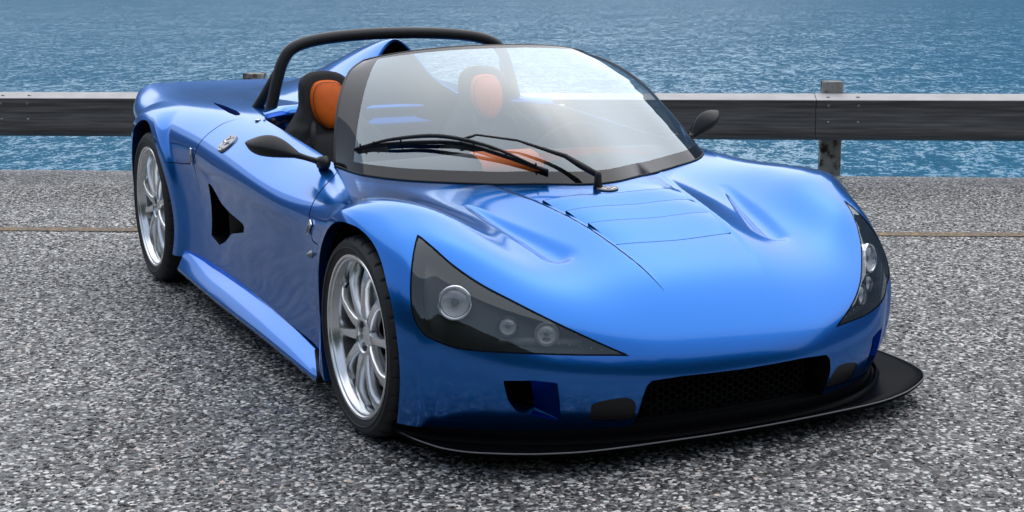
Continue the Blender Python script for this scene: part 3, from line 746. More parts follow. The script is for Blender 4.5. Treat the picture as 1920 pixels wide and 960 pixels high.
# ------------------------------------------------------------------ wheels
def ang_prof(prof, n, fun=None):
    V = []; F = []
    for r, a in prof:
        for k in range(n):
            an = 2*math.pi*k/n; rr = fun(r, a, k) if fun else r
            V.append((rr*math.cos(an), rr*math.sin(an), a))
    for i in range(len(prof)-1):
        for k in range(n): F.append([i*n+k, i*n+(k+1) % n, (i+1)*n+(k+1) % n, (i+1)*n+k])
    return V, F
def make_wheel(name, R, rim, width, spin):
    """local axis z = outward; outer lip face at z=0"""
    w = empty(name)
    w['label'] = 'silver ten-spoke alloy wheel with low-profile tyre'
    h = width
    prof = [(rim-.012, -.004), (rim+.002, .004), (rim+.012, .0085), (rim+(R-rim)*.45, .011), (rim+(R-rim)*.62, .0095), (R-.014, .002), (R-.009, -.002), (R-.006, -.006), (R-.0035, -.014), (R-.0015, -.026), (R-.001, -.040)]
    yy = [-.040, -.048, -.0485, -.056, -.0565, -.075, -.0755, -.083, -.0835]
    prof += [(R-.001, -.050), (R-.007, -.051), (R-.007, -.058), (R, -.059), (R, -.085), (R-.007, -.086), (R-.007, -.094), (R, -.095), (R, -.125), (R-.007, -.126), (R-.007, -.134), (R, -.135), (R-.002, -.165), (R-.008, -h+.012), (R-.02, -h), (rim, -h+.004)]
    n = 288
    def tread(r, a, k):
        if r > R-.0105 and -.050 < a < -.0015 and (k % 9) in (0,): return r-.006
        if r > R-.004 and -.165 < a < -.095 and (k+4) % 9 == 0: return r-.005
        return r
    V, F = ang_prof(prof, n, tread)
    t = mesh_obj('tyre', V, F, 'rubber', w, True)
    bm = bmesh.new(); bm.from_mesh(t.data)
    for e in bm.edges:
        if len(e.link_faces) == 2 and e.calc_face_angle(0) > math.radians(32): e.smooth = False
    bm.to_mesh(t.data); bm.free()
    # raised sidewall rib
    b = MB(); b.lathe([(rim+(R-rim)*.30, .0088), (rim+(R-rim)*.32, .0122), (rim+(R-rim)*.36, .0126), (rim+(R-rim)*.39, .0108)], 96); b.build('sidewall_rib', 'rubber', t)
    # rim barrel and stepped lip
    b = MB(); b.lathe([(rim-.004, -.012), (rim, .002), (rim-.002, .005), (rim-.009, .0045), (rim-.011, -.001), (rim-.016, -.003), (rim-.018, -.010), (rim-.024, -.018), (rim-.026, -.03)], 96)
    rm = b.build('rim', 'silver', w, angle=35)
    b = MB(); b.lathe([(rim-.026, -.03), (rim-.028, -.05), (rim-.032, -.10), (rim-.02, -h+.01)], 96); b.build('rim_barrel', 'steel', rm)
    # spokes
    sb = MB(); ns = 10; ri = rim-.026
    for k in range(ns):
        a0 = 2*math.pi*k/ns+spin
        ca, sa = math.cos(a0), math.sin(a0)
        st = [(.046, .019, -.020, .03), (.070, .0150, -.012, .030), (.105, .0120, -.008, .030), (.150, .0112, -.007, .030), (ri-.042, .0125, -.009, .030), (ri-.016, .020, -.017, .030), (ri+.008, .036, -.030, .030)]
        V = []; F = []
        for r, hw, zt, th in st:
            for (u, z) in ((-hw, zt-th), (-hw, zt-.006), (-hw*.78, zt), (-hw*.30, zt+.0005), (hw*.30, zt+.0005), (hw*.78, zt), (hw, zt-.006), (hw, zt-th)):
                V.append((r*ca-u*sa, r*sa+u*ca, z))
        m = 8
        for i in range(len(st)-1):
            for j in range(m-1): F.append([i*m+j, (i+1)*m+j, (i+1)*m+j+1, i*m+j+1])
        sb.add(V, F)
        sp = sb.build('spoke', 'silver', rm, angle=40); sb = MB()
    b = MB(); b.lathe([(.058, -.045), (.060, -.022), (.056, -.0165), (.047, -.015), (.043, -.019), (.041, -.033), (.030, -.034), (.029, -.028), (.027, -.026), (.0001, -.0255)], 48); hub = b.build('hub', 'silver', rm, angle=35)
    for k in range(5):
        an = 2*math.pi*k/5+.3; b = MB(); b.lathe([(.0072, -.034), (.0072, -.024), (.005, -.022), (.0001, -.022)], 6, Matrix.Translation((.036*math.cos(an), .036*math.sin(an), 0))); b.build('lug_nut', 'steel', hub, smooth=False)
    b = MB(); b.lathe([(.06, -.075), (.155, -.075), (.158, -.080), (.158, -.098), (.06, -.1)], 64); b.build('brake_disc', 'steel', w, angle=35)
    b = MB(); b.box((-.115, .06, -.08), (.06, .12, .05), bev=.012); b.build('brake_caliper', 'black', w)
    b = MB(); b.lathe([(rim-.03, -.105), (.0001, -.106)], 40); b.build('wheel_backing', 'black_matte', w)
    b = MB(); b.tube([(ri*math.cos(2.5), ri*math.sin(2.5), -.045), ((ri-.02)*math.cos(2.5), (ri-.02)*math.sin(2.5), -.025)], .0035, 8); b.build('valve_stem', 'black', rm)
    return w
def place_wheel(w, x, y, z, sd):
    w.parent = CAR
    # local z -> outward (sd along y)
    Mx = Matrix(((1, 0, 0), (0, 0, sd), (0, -sd if False else 1, 0))).to_4x4() if sd > 0 else Matrix(((-1, 0, 0), (0, 0, -1), (0, 1, 0))).to_4x4()
    if sd > 0: Mx = Matrix(((1, 0, 0), (0, 0, 1), (0, -1, 0))).to_4x4()
    else: Mx = Matrix(((1, 0, 0), (0, 0, -1), (0, 1, 0))).to_4x4()
    Mx.translation = Vector((x, y, z)); w.matrix_basis = Mx
def copy_tree(o, parent):
    c = o.copy(); COL.objects.link(c); c.parent = parent
    for ch in list(o.children): copy_tree(ch, c)
    return c
wf = make_wheel('front_wheel', .286, .234, .205, .10); place_wheel(wf, WF[0], -.866, .286, -1)
wf2 = copy_tree(wf, CAR); place_wheel(wf2, WF[0], .755, .286, 1)
wr = make_wheel('rear_wheel', .322, .259, .245, .25); place_wheel(wr, WR[0], -.8625, .322, -1)
wr2 = copy_tree(wr, CAR); place_wheel(wr2, WR[0], .8625, .322, 1)

# ------------------------------------------------------------------ windscreen
def base_curve(t):
    P = spline([(-.155, 0), (-.175, .10), (-.255, .243), (-.347, .402), (-.415, .535), (-.49, .615), (-.565, .652), (-.68, .670)], 101)
    i = abs(t)*100; k = min(int(i), 99); p = P[k]+(P[k+1]-P[k])*(i-k)
    z, n = surf_at(p[0], min(p[1], .66)); return np.array([p[0], math.copysign(p[1], t) if t else 0, z+.004])
def top_curve(t):
    y = .469*t; return np.array([-.87-.13*abs(t)**2.2, y, 1.043-.046*abs(t)**2.4])
def ws_point(t, s):
    b = base_curve(t); q = top_curve(t); p = b+(q-b)*s
    # corner rounding at the top and crown
    bul = math.sin(math.pi*s)
    return p+np.array([.03*bul*(1-.5*t*t), .028*bul*math.copysign(abs(t)**3, t), .035*bul])
T = np.linspace(-1, 1, 61); Sg = np.linspace(0, 1, 33)
WSG = np.array([[ws_point(t, s) for t in T] for s in Sg])
# round off the two upper corners
for i, s in enumerate(Sg):
    for j, t in enumerate(T):
        if s > .82:
            k = (s-.82)/.18; WSG[i, j, 1] *= 1-.06*k*k*abs(t)**6
ws = empty('windscreen'); ws.parent = CAR; ws['label'] = 'curved frameless windscreen with a dark border band'
def ws_faces(cond):
    a, b = WSG.shape[:2]; Fk = []
    for i in range(a-1):
        for j in range(b-1):
            s = (Sg[i]+Sg[i+1])/2; t = (T[j]+T[j+1])/2
            if cond(t, s): Fk.append([i*b+j, i*b+j+1, (i+1)*b+j+1, (i+1)*b+j])
    return Fk
inside = lambda t, s: .075 < s < .965 and abs(t) < .87
WN = grid_normals(WSG)
if WN[16, 30, 2] < 0: WN = -WN
def ws_part(name, cond, mat, off):
    Fk = ws_faces(cond); S_ = Surf((WSG+WN*off).reshape(-1, 3), WN.reshape(-1, 3), Fk); Vc, Nc, Fc = compact(S_)
    # orient
    a, b, c = Vc[Fc[0][0]], Vc[Fc[0][1]], Vc[Fc[0][2]]
    if np.dot(np.cross(b-a, c-a), Nc[Fc[0][0]]) < 0: Fc = flip(Fc)
    return mesh_obj(name, Vc, Fc, mat, ws, True, Nc)
ws_part('glass_pane', inside, 'windscreen', 0)
ws_part('border_band', lambda t, s: not inside(t, s), 'frit', 0)
rim_pts = [WSG[i, 0] for i in range(0, 33)] + [WSG[-1, j] for j in range(1, 60)] + [WSG[i, -1] for i in range(32, -1, -1)]
b = MB(); b.tube([p-np.array([.006, 0, .002]) for p in rim_pts], .0055, 8); b.build('edge_trim', 'powder', ws)
b = MB(); b.tube([WSG[0, j]+np.array([.003, 0, -.003]) for j in range(61)], .0035, 8); b.build('lower_seal', 'rubber', ws)
# wiper
WIPER_TS = [(-.851, .136), (-.734, .171), (-.55, .207), (-.409, .209), (-.301, .145), (-.188, .051)]
def on_glass(t, s, lift): 
    i = s*(len(Sg)-1); k = min(int(i), len(Sg)-2); j = (t+1)/2*60; l = min(int(j), 59)
    p = WSG[k, l]*(1-(i-k))*(1-(j-l))+WSG[k+1, l]*(i-k)*(1-(j-l))+WSG[k, l+1]*(1-(i-k))*(j-l)+WSG[k+1, l+1]*(i-k)*(j-l)
    return p+WN[k, l]*lift
wp = empty('wiper'); wp.parent = CAR; wp['label'] = 'long black wiper resting on the glass'
blade = [on_glass(t, s, .012) for t, s in WIPER_TS]
blade = spline(blade, 40)
b = MB(); b.tube(blade, .0055, 6); b.tube([p-WN[5, 20]*.008 for p in blade], .0035, 6); bl_ = b.build('wiper_blade', 'black', wp)
mid = spline([blade[3]+WN[5, 20]*.004, blade[12]+WN[5, 20]*.020, blade[20]+WN[5, 20]*.026, blade[29]+WN[5, 20]*.020, blade[37]+WN[5, 20]*.004], 30)
b = MB(); b.tube(mid, [.003+.004*math.sin(math.pi*i/29) for i in range(30)], 8)
for q in (3, 8, 13, 26, 32, 37): b.tube([blade[q], blade[q]+WN[5, 20]*.016], .003, 6)
b.build('wiper_bridge', 'black', wp)

arm = [on_glass(-.03, .0, .03)+np.array([.02, 0, .005]), on_glass(-.07, .05, .035), on_glass(-.118, .105, .035), on_glass(-.247, .202, .030), on_glass(-.36, .236, .030), on_glass(-.409, .212, .022)]
b = MB(); b.tube(arm, [.010, .011, .008, .004, .0035, .006], 8); b.build('wiper_arm', 'black', wp)
pv = Vector(arm[0]); b = MB(); b.tube([pv-Vector((0, 0, .05)), pv-Vector((0, 0, .02)), pv+Vector((0, 0, .002)), pv+Vector((0, 0, .012))], [.018, .012, .011, .007], 14); b.build('wiper_pivot', 'black', wp)
# ------------------------------------------------------------------ cockpit
def slab(name, outline, mat, parent, xf, thick, bulge=.0, inset=.02, smooth=True):
    """padded panel: outline (y,z) list, front face at x=xf(y,z)"""
    P = spline(outline, 72, closed=True); c = P.mean(0); n = len(P)
    rings = []
    for k, (sc, dx) in enumerate(((.0, bulge), (.35, bulge*.92), (.65, bulge*.72), (.85, bulge*.35), (.95, 0), (1.0, -thick*.25), (1.0, -thick*.7), (.94, -thick))):
        for p in P:
            q = c+(p-c)*max(sc, .001); rings.append((xf(q[0], q[1])+dx, q[0], q[1]))
    R = 8; F = [[i*n+j, i*n+(j+1) % n, (i+1)*n+(j+1) % n, (i+1)*n+j] for i in range(R-1) for j in range(n)]
    F.append([(R-1)*n+j for j in range(n)])
    return mesh_obj(name, rings, F, mat, parent, smooth)
def seat(yc, label):
    s = empty('bucket_seat'); s.parent = CAR; s['label'] = label
    lean = lambda y, z: -1.60-(z-.70)*.22
    o = [(0, .925), (.055, .918), (.095, .888), (.105, .84), (.112, .79), (.15, .735), (.205, .68), (.225, .60), (.22, .45), (.20, .30), (0, .28), (-.20, .30), (-.22, .45), (-.225, .60), (-.205, .68), (-.15, .735), (-.112, .79), (-.105, .84), (-.095, .888), (-.055, .918)]
    slab('seat_shell', [(yc+a, b) for a, b in o], 'charcoal', s, lambda y, z: lean(y, z)+.5*min(.16, abs(y-yc))**1.6*(1 if z < .72 else .25), .06)
    o = [(0, .892), (.045, .884), (.068, .85), (.072, .80), (.058, .748), (.025, .712), (0, .705), (-.025, .712), (-.058, .748), (-.072, .80), (-.068, .85), (-.045, .884)]
    hr = slab('headrest_pad', [(yc+a, b) for a, b in o], 'orange', s, lambda y, z: lean(y, z)+.012, .03, bulge=.022)
    P = spline([(yc+a*.90, .80+(b-.80)*.92) for a, b in o], 60, closed=True)
    b = MB(); b.tube([(lean(y, z)+.022, y, z) for y, z in P], .0012, 5, closed=True); b.build('stitching', 'charcoal', hr)
    o = [(.15, .66), (.16, .55), (.14, .40), (-.14, .40), (-.16, .55), (-.15, .66), (-.06, .69), (.06, .69)]
    slab('back_pad', [(yc+a, b) for a, b in o], 'charcoal', s, lambda y, z: lean(y, z)+.01, .03, bulge=.02)
    b = MB(); b.box((-1.33, yc, .36), (.46, .42, .12), bev=.04); b.build('seat_cushion', 'charcoal', s)
    for sd in (-1, 1):
        b = MB(); b.tube(spline([(-1.66, yc+sd*.045, .74), (-1.55, yc+sd*.09, .70), (-1.52, yc+sd*.10, .55), (-1.40, yc+sd*.13, .42)], 16), .012, 6); b.build('harness_strap', 'charcoal', s)
seat(-.355, 'charcoal bucket seat with orange headrest beside the near door')
seat(.325, 'charcoal bucket seat with orange headrest behind the steering wheel')
# tub: floor, inner door skins, bulkhead
P = np.array([[(-.35, y, .20) for y in (-.62, .62)], [(-1.85, y, .20) for y in (-.62, .62)]], float); grid_obj('cockpit_floor', P, 'black', CAR)
for sd in (-1, 1):
    xs = np.linspace(-.60, -1.62, 14); P = np.array([[(x, sd*(np.interp(x, [-1.6, -1.1, -.7], [.615, .632, .655])), np.interp(x, [-1.6, -1.25, -.95, -.7], [.75, .725, .698, .675])), (x, sd*.60, .55), (x, sd*.60, .20)] for x in xs])
    grid_obj('door_card', P, 'black', CAR, flipf=(sd > 0))
bk = [(-.62, -1.615), (-.59, -1.65), (-.53, -1.725), (-.46, -1.785), (-.30, -1.825), (0, -1.84), (.30, -1.825), (.46, -1.785), (.53, -1.725), (.59, -1.65), (.62, -1.615)]
bk = spline(bk, 41)
rows = []
for dx, z in ((.012, .20), (.012, .66)): rows.append([(x+dx, y, z) for y, x in bk])
grid_obj('bulkhead', np.array(rows), 'paint', CAR)
rows = []
for dx, z in ((.020, .655), (.034, .665), (.034, .70), (.020, .715), (.020, .735), (.030, .745), (.028, .765), (.004, .782), (-.03, .786)):
    rows.append([(x+dx, y*(1.0), z+(.0 if abs(y) > .5 else .0)) for y, x in bk])
grid_obj('bulkhead_cap', np.array(rows), 'paint', CAR)
# mesh grilles in the bulkhead sides
mb = MB()
for iy in range(24):
    for iz in range(9):
        cy = .30+iy*.0145; cz_ = .50+iz*.0168+(.0084 if iy % 2 else 0)
        for sd in (-1, 1):
            xx = np.interp(cy, [p[0] for p in bk[20:]], [p[1] for p in bk[20:]])+.022
            ring = []
            for k in range(6):
                an = math.pi/3*k
                for rr in (.0098, .0072): ring.append((xx, sd*(cy+rr*math.cos(an)), cz_+rr*math.sin(an)))
            mb.add(ring, [[2*k, 2*k+1, (2*k+3) % 12, (2*k+2) % 12] for k in range(6)])
g = mb.build('bulkhead_mesh', 'powder', CAR, smooth=False); g['kind'] = 'stuff'
# engine cover with roof scoop
rows = []
for x, h, hw, fl_ in ((-1.80, 1.030, .165, 1), (-1.83, 1.036, .172, 1), (-1.95, 1.024, .19, 1), (-2.15, .992, .21, 1), (-2.4, .930, .225, 1), (-2.62, .870, .235, 1), (-2.9, .815, .23, 1), (-3.08, .797, .22, 1)):
    row = []
    for s in np.linspace(-1, 1, 41):
        a = abs(s); hz = .775; y = hw*math.copysign(a**.85, s)
        prof = (1-a**1.5)**.95
        row.append((x+.06*(1-prof)*(x > -1.9), y*(1+.9*(a**5)), hz+(h-hz)*prof))
    rows.append(row)
rows = np.array(rows)
cov = grid_obj('engine_cover', rows, 'paint', CAR)
cov['label'] = 'blue humped engine cover with forward air scoop'
lip = rows[0]; inner = lip*np.array([1, .93, 1])+np.array([.0, 0, -.008]); deep = lip*np.array([1, .75, 1])+np.array([-.10, 0, -.05])
deep[:, 2] = np.maximum(deep[:, 2], .70)
grid_obj('scoop_mouth', np.stack([inner, deep]), 'black', cov)
fill = []
for t in np.linspace(0, 1, 4): fill.append([(p[0]-.04, p[1]*.97, p[2]*(1-t)+.70*t) for p in lip])
grid_obj('scoop_throat', np.array(fill), 'black_matte', cov)
b = MB(); b.tube(lip, .007, 8); b.build('scoop_rim', 'paint', cov)
# dashboard
rows = []
for dx, z in ((-.0, .60), (.02, .645), (.0, .668), (-.10, .690), (-.20, .684), (-.235, .66), (-.24, .60), (-.22, .45)):
    rows.append([(-.62+dx-.10*abs(y)**2+.02, y, z-.03*abs(y)) for y in np.linspace(-.60, .60, 31)])
dash = grid_obj('dashboard', np.array(rows), 'charcoal', CAR, flipf=True)
rows = []
for dx, z in ((.022, .62), (.032, .648), (.024, .672), (-.02, .690), (-.07, .700)):
    rows.append([(-.60+dx, y, z) for y in np.linspace(-.20, .03, 12)])
grid_obj('dash_pad', np.array(rows), 'orange', dash, flipf=True)
rows = []
for dz in (0, .018, .034):
    rows.append([(-.60-.05*t+.01, .02+.50*t, .655+.026*math.sin(t*3.0)+dz*(1-t*.7)-.012*t) for t in np.linspace(0, 1, 20)])
grid_obj('dash_trim', np.array(rows), 'orange', dash)
# steering wheel
sw = empty('steering_wheel'); sw.parent = CAR
c = Vector((-.93, .325, .60)); ax = Vector((-.9, 0, .43)).normalized(); u1 = Vector((0, 1, 0)); u2 = ax.cross(u1).normalized()
ring = [c+(u1*math.cos(a)+u2*math.sin(a))*.165 for a in np.linspace(0, 2*math.pi, 49)[:-1]]
b = MB(); b.tube(ring, .0145, 10, closed=True); b.build('wheel_rim', 'charcoal', sw)
for a in (math.radians(-20), math.radians(200), math.radians(90)):
    b = MB(); b.tube([c, c+(u1*math.cos(a)+u2*math.sin(a))*.16], [.016, .010], 8); b.build('wheel_spoke', 'steel', sw)
b = MB(); b.tube([c-ax*.25, c-ax*.02, c+ax*.02], [.02, .03, .028], 16); b.build('wheel_boss', 'charcoal', sw)

# ------------------------------------------------------------------ roll bar
rb = empty('roll_bar'); rb.parent = CAR
pts = [(-1.74, -.585, .62), (-1.775, -.545, .745), (-1.78, -.507, .885), (-1.78, -.478, .965), (-1.78, -.435, 1.012), (-1.78, -.34, 1.040), (-1.78, -.18, 1.056), (-1.78, 0, 1.061), (-1.78, .18, 1.056), (-1.78, .34, 1.040), (-1.78, .435, 1.012), (-1.78, .478, .965), (-1.78, .507, .885), (-1.775, .545, .745), (-1.74, .585, .62)]
b = MB(); b.tube(spline(pts, 90), .0235, 18); b.build('main_hoop', 'powder', rb)
for sd in (-1, 1):
    b = MB(); b.tube(spline([(-1.79, sd*.49, .93), (-1.86, sd*.53, .83), (-1.93, sd*.565, .74), (-1.97, sd*.58, .66)], 16), .021, 14); b.build('rear_stay', 'powder', rb)
    b = MB(); b.box((-1.70, sd*.575, .735), (.03, .03, .03), bev=.006); b.tube([(-1.69, sd*.575, .735), (-1.63, sd*.575, .745)], [.016, .012], 12); b.tube([(-1.66, sd*.575, .74), (-1.652, sd*.575, .742)], .0185, 12); b.build('belt_guide', 'black', rb)
# ------------------------------------------------------------------ mirrors
def mirror(sd, tip, inner, mount, label):
    m = empty('door_mirror'); m.parent = CAR; m['label'] = label
    tip, inner, mount = Vector(tip), Vector(inner), Vector(mount)
    ax = (tip-inner).normalized(); fw = Vector((1, 0, 0)); fw = (fw-ax*fw.dot(ax)).normalized(); up = ax.cross(fw)
    if up.z < 0: up = -up
    L = (tip-inner).length
    st = [(-.02, .010, .009, .012, 0), (.08, .018, .013, .018, .0), (.25, .034, .022, .030, .003), (.48, .046, .031, .042, .005), (.70, .042, .032, .042, .003), (.88, .026, .022, .028, .002), (.98, .010, .009, .012, .006), (1.02, .003, .003, .004, .008)]
    V = []
    for t, hu, hd, hf, lift in st:
        c = inner+ax*L*t+up*lift
        ring = [(-.55, hu*.75), (.05, hu), (.75, hu*.50), (1.0, .0), (.85, -hd*.6), (.35, -hd), (-.45, -hd*.8), (-.6, 0)]
        for a, b_ in ring: V.append(c+fw*(a*hf)+up*b_)
    k = 8; F = [[i*k+j, i*k+(j+1) % k, (i+1)*k+(j+1) % k, (i+1)*k+j] for i in range(len(st)-1) for j in range(k)]
    F += [list(range(k)), [(len(st)-1)*k+j for j in range(k)]]
    o = mesh_obj('mirror_shell', V, F, 'black', m, True)
    bm = bmesh.new(); bm.from_mesh(o.data); bmesh.ops.recalc_face_normals(bm, faces=bm.faces)
    cl = bm.edges.layers.float.new('crease_edge')
    for e in bm.edges:
        a, b_ = sorted(v.index for v in e.verts)
        if b_-a == k and a % k in (1, 3, 7): e[cl] = .75
    bm.to_mesh(o.data); bm.free()
    ss = o.modifiers.new('sub', 'SUBSURF'); ss.levels = 2; ss.render_levels = 2
    g = [inner+ax*L*t+up*z-fw*.026 for t, z in ((.15, .012), (.5, .036), (.85, .024), (.85, -.018), (.5, -.024), (.15, -.012))]
    mesh_obj('mirror_glass', g, [list(range(6))], 'chrome', m, False)
    b = MB(); b.tube(spline([inner+ax*L*.05, inner*.6+mount*.4+Vector((0, 0, .004)), mount+Vector((0, 0, .012))], 12), [.012-.003*math.sin(i/11*3.14) for i in range(12)], 12); b.build('mirror_arm', 'black', m)
    b = MB(); b.tube([mount+Vector((-.03, 0, -.004)), mount+Vector((-.015, 0, .012)), mount+Vector((.012, 0, .016)), mount+Vector((.03, 0, .004))], [.012, .022, .022, .012], 14); b.build('mirror_foot', 'black', m)
mirror(-1, (-.838, -.918, .747), (-.735, -.775, .716), (-.690, -.708, .680), 'black door mirror on the near side of the windscreen')
mirror(1, (-.815, .905, .770), (-.80, .775, .690), (-.765, .695, .675), 'black door mirror on the far side of the windscreen')

# ------------------------------------------------------------------ small hardware on the near side and its twin
def disc_on(p, n, r, name, mat, parent, h=.006):
    q = Vector((0, 0, 1)).rotation_difference(Vector(n)).to_matrix().to_4x4(); q.translation = Vector(p)
    b = MB(); b.lathe([(r, -.002), (r, h*.6), (r*.94, h), (r*.55, h), (r*.52, h*.6), (r*.3, h*.6), (r*.28, h*1.1), (.0001, h*1.1)], 40, q); o = b.build(name, mat, parent, angle=30)
    for k in range(6):
        a = k*math.pi/3; b = MB(); b.lathe([(r*.07, h), (r*.07, h*1.35), (.0001, h*1.4)], 10, q @ Matrix.Translation((r*.75*math.cos(a), r*.75*math.sin(a), 0))); b.build('cap_screw', 'steel', o)
    bx = MB(); bx.box((0, 0, 0), (r*.5, r*.16, h*1.2), bev=.001); V = [q @ (Vector(v)+Vector((0, 0, h*1.3))) for v in bx.V]
    mesh_obj('cap_latch', V, bx.F, 'chrome', o, False)
    return o
def near(p):
    d = V0-np.array(p); j = int(np.argmin((d*d).sum(1))); return V0[j], N0f[j]
V0, N0f = G.reshape(-1, 3), N0.reshape(-1, 3)
p, n = near((-1.511, .793, .678)); p, n = p*np.array([1, -1, 1]), n*np.array([1, -1, 1])
disc_on(p+n*.001, n, .044, 'fuel_cap', 'steel', rear_body)
for sd in (-1, 1):
    dr = doors[0 if sd < 0 else 1]
    for c0, ln, wd, tilt in (((-.447, .841, .531), .058, .020, .75), ((-1.842, .836, .603), .068, .014, 1.35)):
        p, n = near(c0); n = Vector(n); t = Vector((math.cos(tilt), 0, math.sin(tilt))); t = (t-n*t.dot(n)).normalized(); s_ = n.cross(t)
        b = MB(); b.box((0, 0, 0), (ln, wd, .006), bev=.0015); b2 = MB(); b2.box((0, 0, .0035), (ln*.5, wd*.55, .003))
        def tr(v): q = Vector(p)+n*.004+t*v[0]+s_*v[1]+n*v[2]; return side_pts(np.array([q]), sd)[0]
        o = mesh_obj('latch', [tr(v) for v in b.V], b.F, 'chrome', dr, False)
        mesh_obj('latch_plate', [tr(Vector(v)+Vector((-ln*.12, 0, 0))) for v in b2.V], b2.F, 'lamp_grey', o, False)
    p, n = near((-.468, .816, .441)); q = Vector((0, 0, 1)).rotation_difference(Vector(n)).to_matrix().to_4x4(); q.translation = Vector(p)
    b = MB(); b.lathe([(.012, -.002), (.012, .004), (.008, .006), (.006, .013), (.0001, .015)], 20, q); b.V = [tuple(v) for v in side_pts(np.array(b.V), sd)]; b.build('bonnet_pin', 'steel', dr)
# deck latch stud by the roll bar
for sd in (-1, 1):
    z, n = surf_at(-1.55, .655); b = MB(); b.lathe([(.012, 0), (.012, .004), (.006, .006), (.0001, .006)], 16, Matrix.Translation((-1.58, sd*.652, z+.004))); b.build('deck_stud', 'chrome', rear_body)
# bonnet emblem: grey oval with a pale winged arrow
z, n = surf_at(-.098, 0.0)
em = empty('bonnet_emblem'); em.parent = front_body
slope = math.atan2(n[0], n[2])
Rm = Matrix.Rotation(slope, 4, 'Y'); Rm.translation = Vector((-.098, 0, z+.001))
P = [Rm @ Vector((.024*math.sin(a), .036*math.cos(a), h_)) for h_ in (0, .003) for a in np.linspace(0, 2*math.pi, 33)[:-1]]
Fk = [[i, (i+1) % 32, 32+(i+1) % 32, 32+i] for i in range(32)]+[[32+i for i in range(32)]]
mesh_obj('emblem_plate', P, Fk, 'lamp_grey', em, False)
mk = [[(-.002, -.028), (.0035, -.028), (.002, .012), (-.002, .012)], [(-.0135, .004), (-.010, .000), (.0, .022), (.013, .002), (.016, .006), (.001, .032)], [(-.009, -.016), (-.006, -.02), (.0, -.010), (.008, -.018), (.011, -.014), (.001, -.003)]]
bmk = MB()
for poly in mk: bmk.add([Rm @ Vector((a, b_, .0036)) for a, b_ in poly], [list(range(len(poly)))])
bmk.build('emblem_mark', simple('emblem_white', (.8, .8, .82), .3), em, smooth=False)
# ------------------------------------------------------------------ setting
EDGE0 = Vector((-6.862, -.920, 0)); EDIR = Vector((.5423, .8402, 0)); ENRM = Vector((.8402, -.5423, 0))   # quay edge, its direction, normal towards the camera
def place(s, off, z): return EDGE0+EDIR*s+ENRM*off+Vector((0, 0, z))
# asphalt with embedded pale chippings
m, nt, p, o = new_mat("chip_asphalt")
L = nt.links
geo = node(nt, 'ShaderNodeNewGeometry')
def vor(scale, feature='F1', rnd=1.0):
    v = node(nt, 'ShaderNodeTexVoronoi'); v.feature = feature; v.inputs['Scale'].default_value = scale
    v.inputs['Randomness'].default_value = rnd; L.new(geo.outputs['Position'], v.inputs['Vector']); return v
def ramp(inp, stops):
    r = node(nt, 'ShaderNodeValToRGB'); e = r.color_ramp.elements
    while len(e) > 1: e.remove(e[-1])
    e[0].position = stops[0][0]; e[0].color = (*stops[0][1], 1)
    for ps, c in stops[1:]:
        q = e.new(ps); q.color = (*c, 1)
    L.new(inp, r.inputs[0]); return r
v1 = vor(70); v2 = vor(160)
s1 = node(nt, 'ShaderNodeSeparateColor'); L.new(v1.outputs['Color'], s1.inputs[0])
c1 = ramp(s1.outputs[0], [(0, (.012, .012, .011)), (.34, (.035, .034, .032)), (.50, (.15, .145, .137)), (.66, (.32, .31, .29)), (.80, (.60, .58, .545)), (.96, (.72, .70, .66)), (1, (.66, .52, .44))])
s2 = node(nt, 'ShaderNodeSeparateColor'); L.new(v2.outputs['Color'], s2.inputs[0])
c2 = ramp(s2.outputs[1], [(0, (.014, .014, .014)), (.5, (.06, .059, .058)), (1, (.26, .255, .245))])
msk = ramp(v1.outputs['Distance'], [(0, (0, 0, 0)), (.50, (0, 0, 0)), (.62, (1, 1, 1))])
mx = node(nt, 'ShaderNodeMix', data_type='RGBA'); L.new(msk.outputs[0], mx.inputs['Factor']); L.new(c1.outputs[0], mx.inputs[6]); L.new(c2.outputs[0], mx.inputs[7])
nz = node(nt, 'ShaderNodeTexNoise'); nz.inputs['Scale'].default_value = 1.2; nz.inputs['Detail'].default_value = 6; L.new(geo.outputs['Position'], nz.inputs['Vector'])
mr = node(nt, 'ShaderNodeMapRange'); mr.inputs['From Min'].default_value = .3; mr.inputs['From Max'].default_value = .7; mr.inputs['To Min'].default_value = .95; mr.inputs['To Max'].default_value = 1.5
L.new(nz.outputs['Fac'], mr.inputs['Value'])
sc = node(nt, 'ShaderNodeVectorMath', operation='SCALE'); L.new(mx.outputs[2], sc.inputs[0]); L.new(mr.outputs[0], sc.inputs['Scale'])
L.new(sc.outputs[0], p.inputs['Base Color'])
p.inputs['Roughness'].default_value = .48; p.inputs['Specular IOR Level'].default_value = .8
h1 = node(nt, 'ShaderNodeMath', operation='MULTIPLY_ADD'); L.new(v1.outputs['Distance'], h1.inputs[0]); h1.inputs[1].default_value = -1.0; L.new(s1.outputs[1], h1.inputs[2])
b1 = node(nt, 'ShaderNodeBump'); b1.inputs['Strength'].default_value = .9; b1.inputs['Distance'].default_value = .006; L.new(h1.outputs[0], b1.inputs['Height'])
b2 = node(nt, 'ShaderNodeBump'); b2.inputs['Strength'].default_value = .5; b2.inputs['Distance'].default_value = .003; L.new(v2.outputs['Distance'], b2.inputs['Height']); L.new(b1.outputs[0], b2.inputs['Normal'])
L.new(b2.outputs[0], p.inputs['Normal'])
M['asphalt'] = m
gr = mesh_obj('ground', [place(-150, 0, 0), place(150, 0, 0), place(150, 120, 0), place(-150, 120, 0)], [[0, 1, 2, 3]], 'asphalt', None, False); tag(gr, kind='structure')
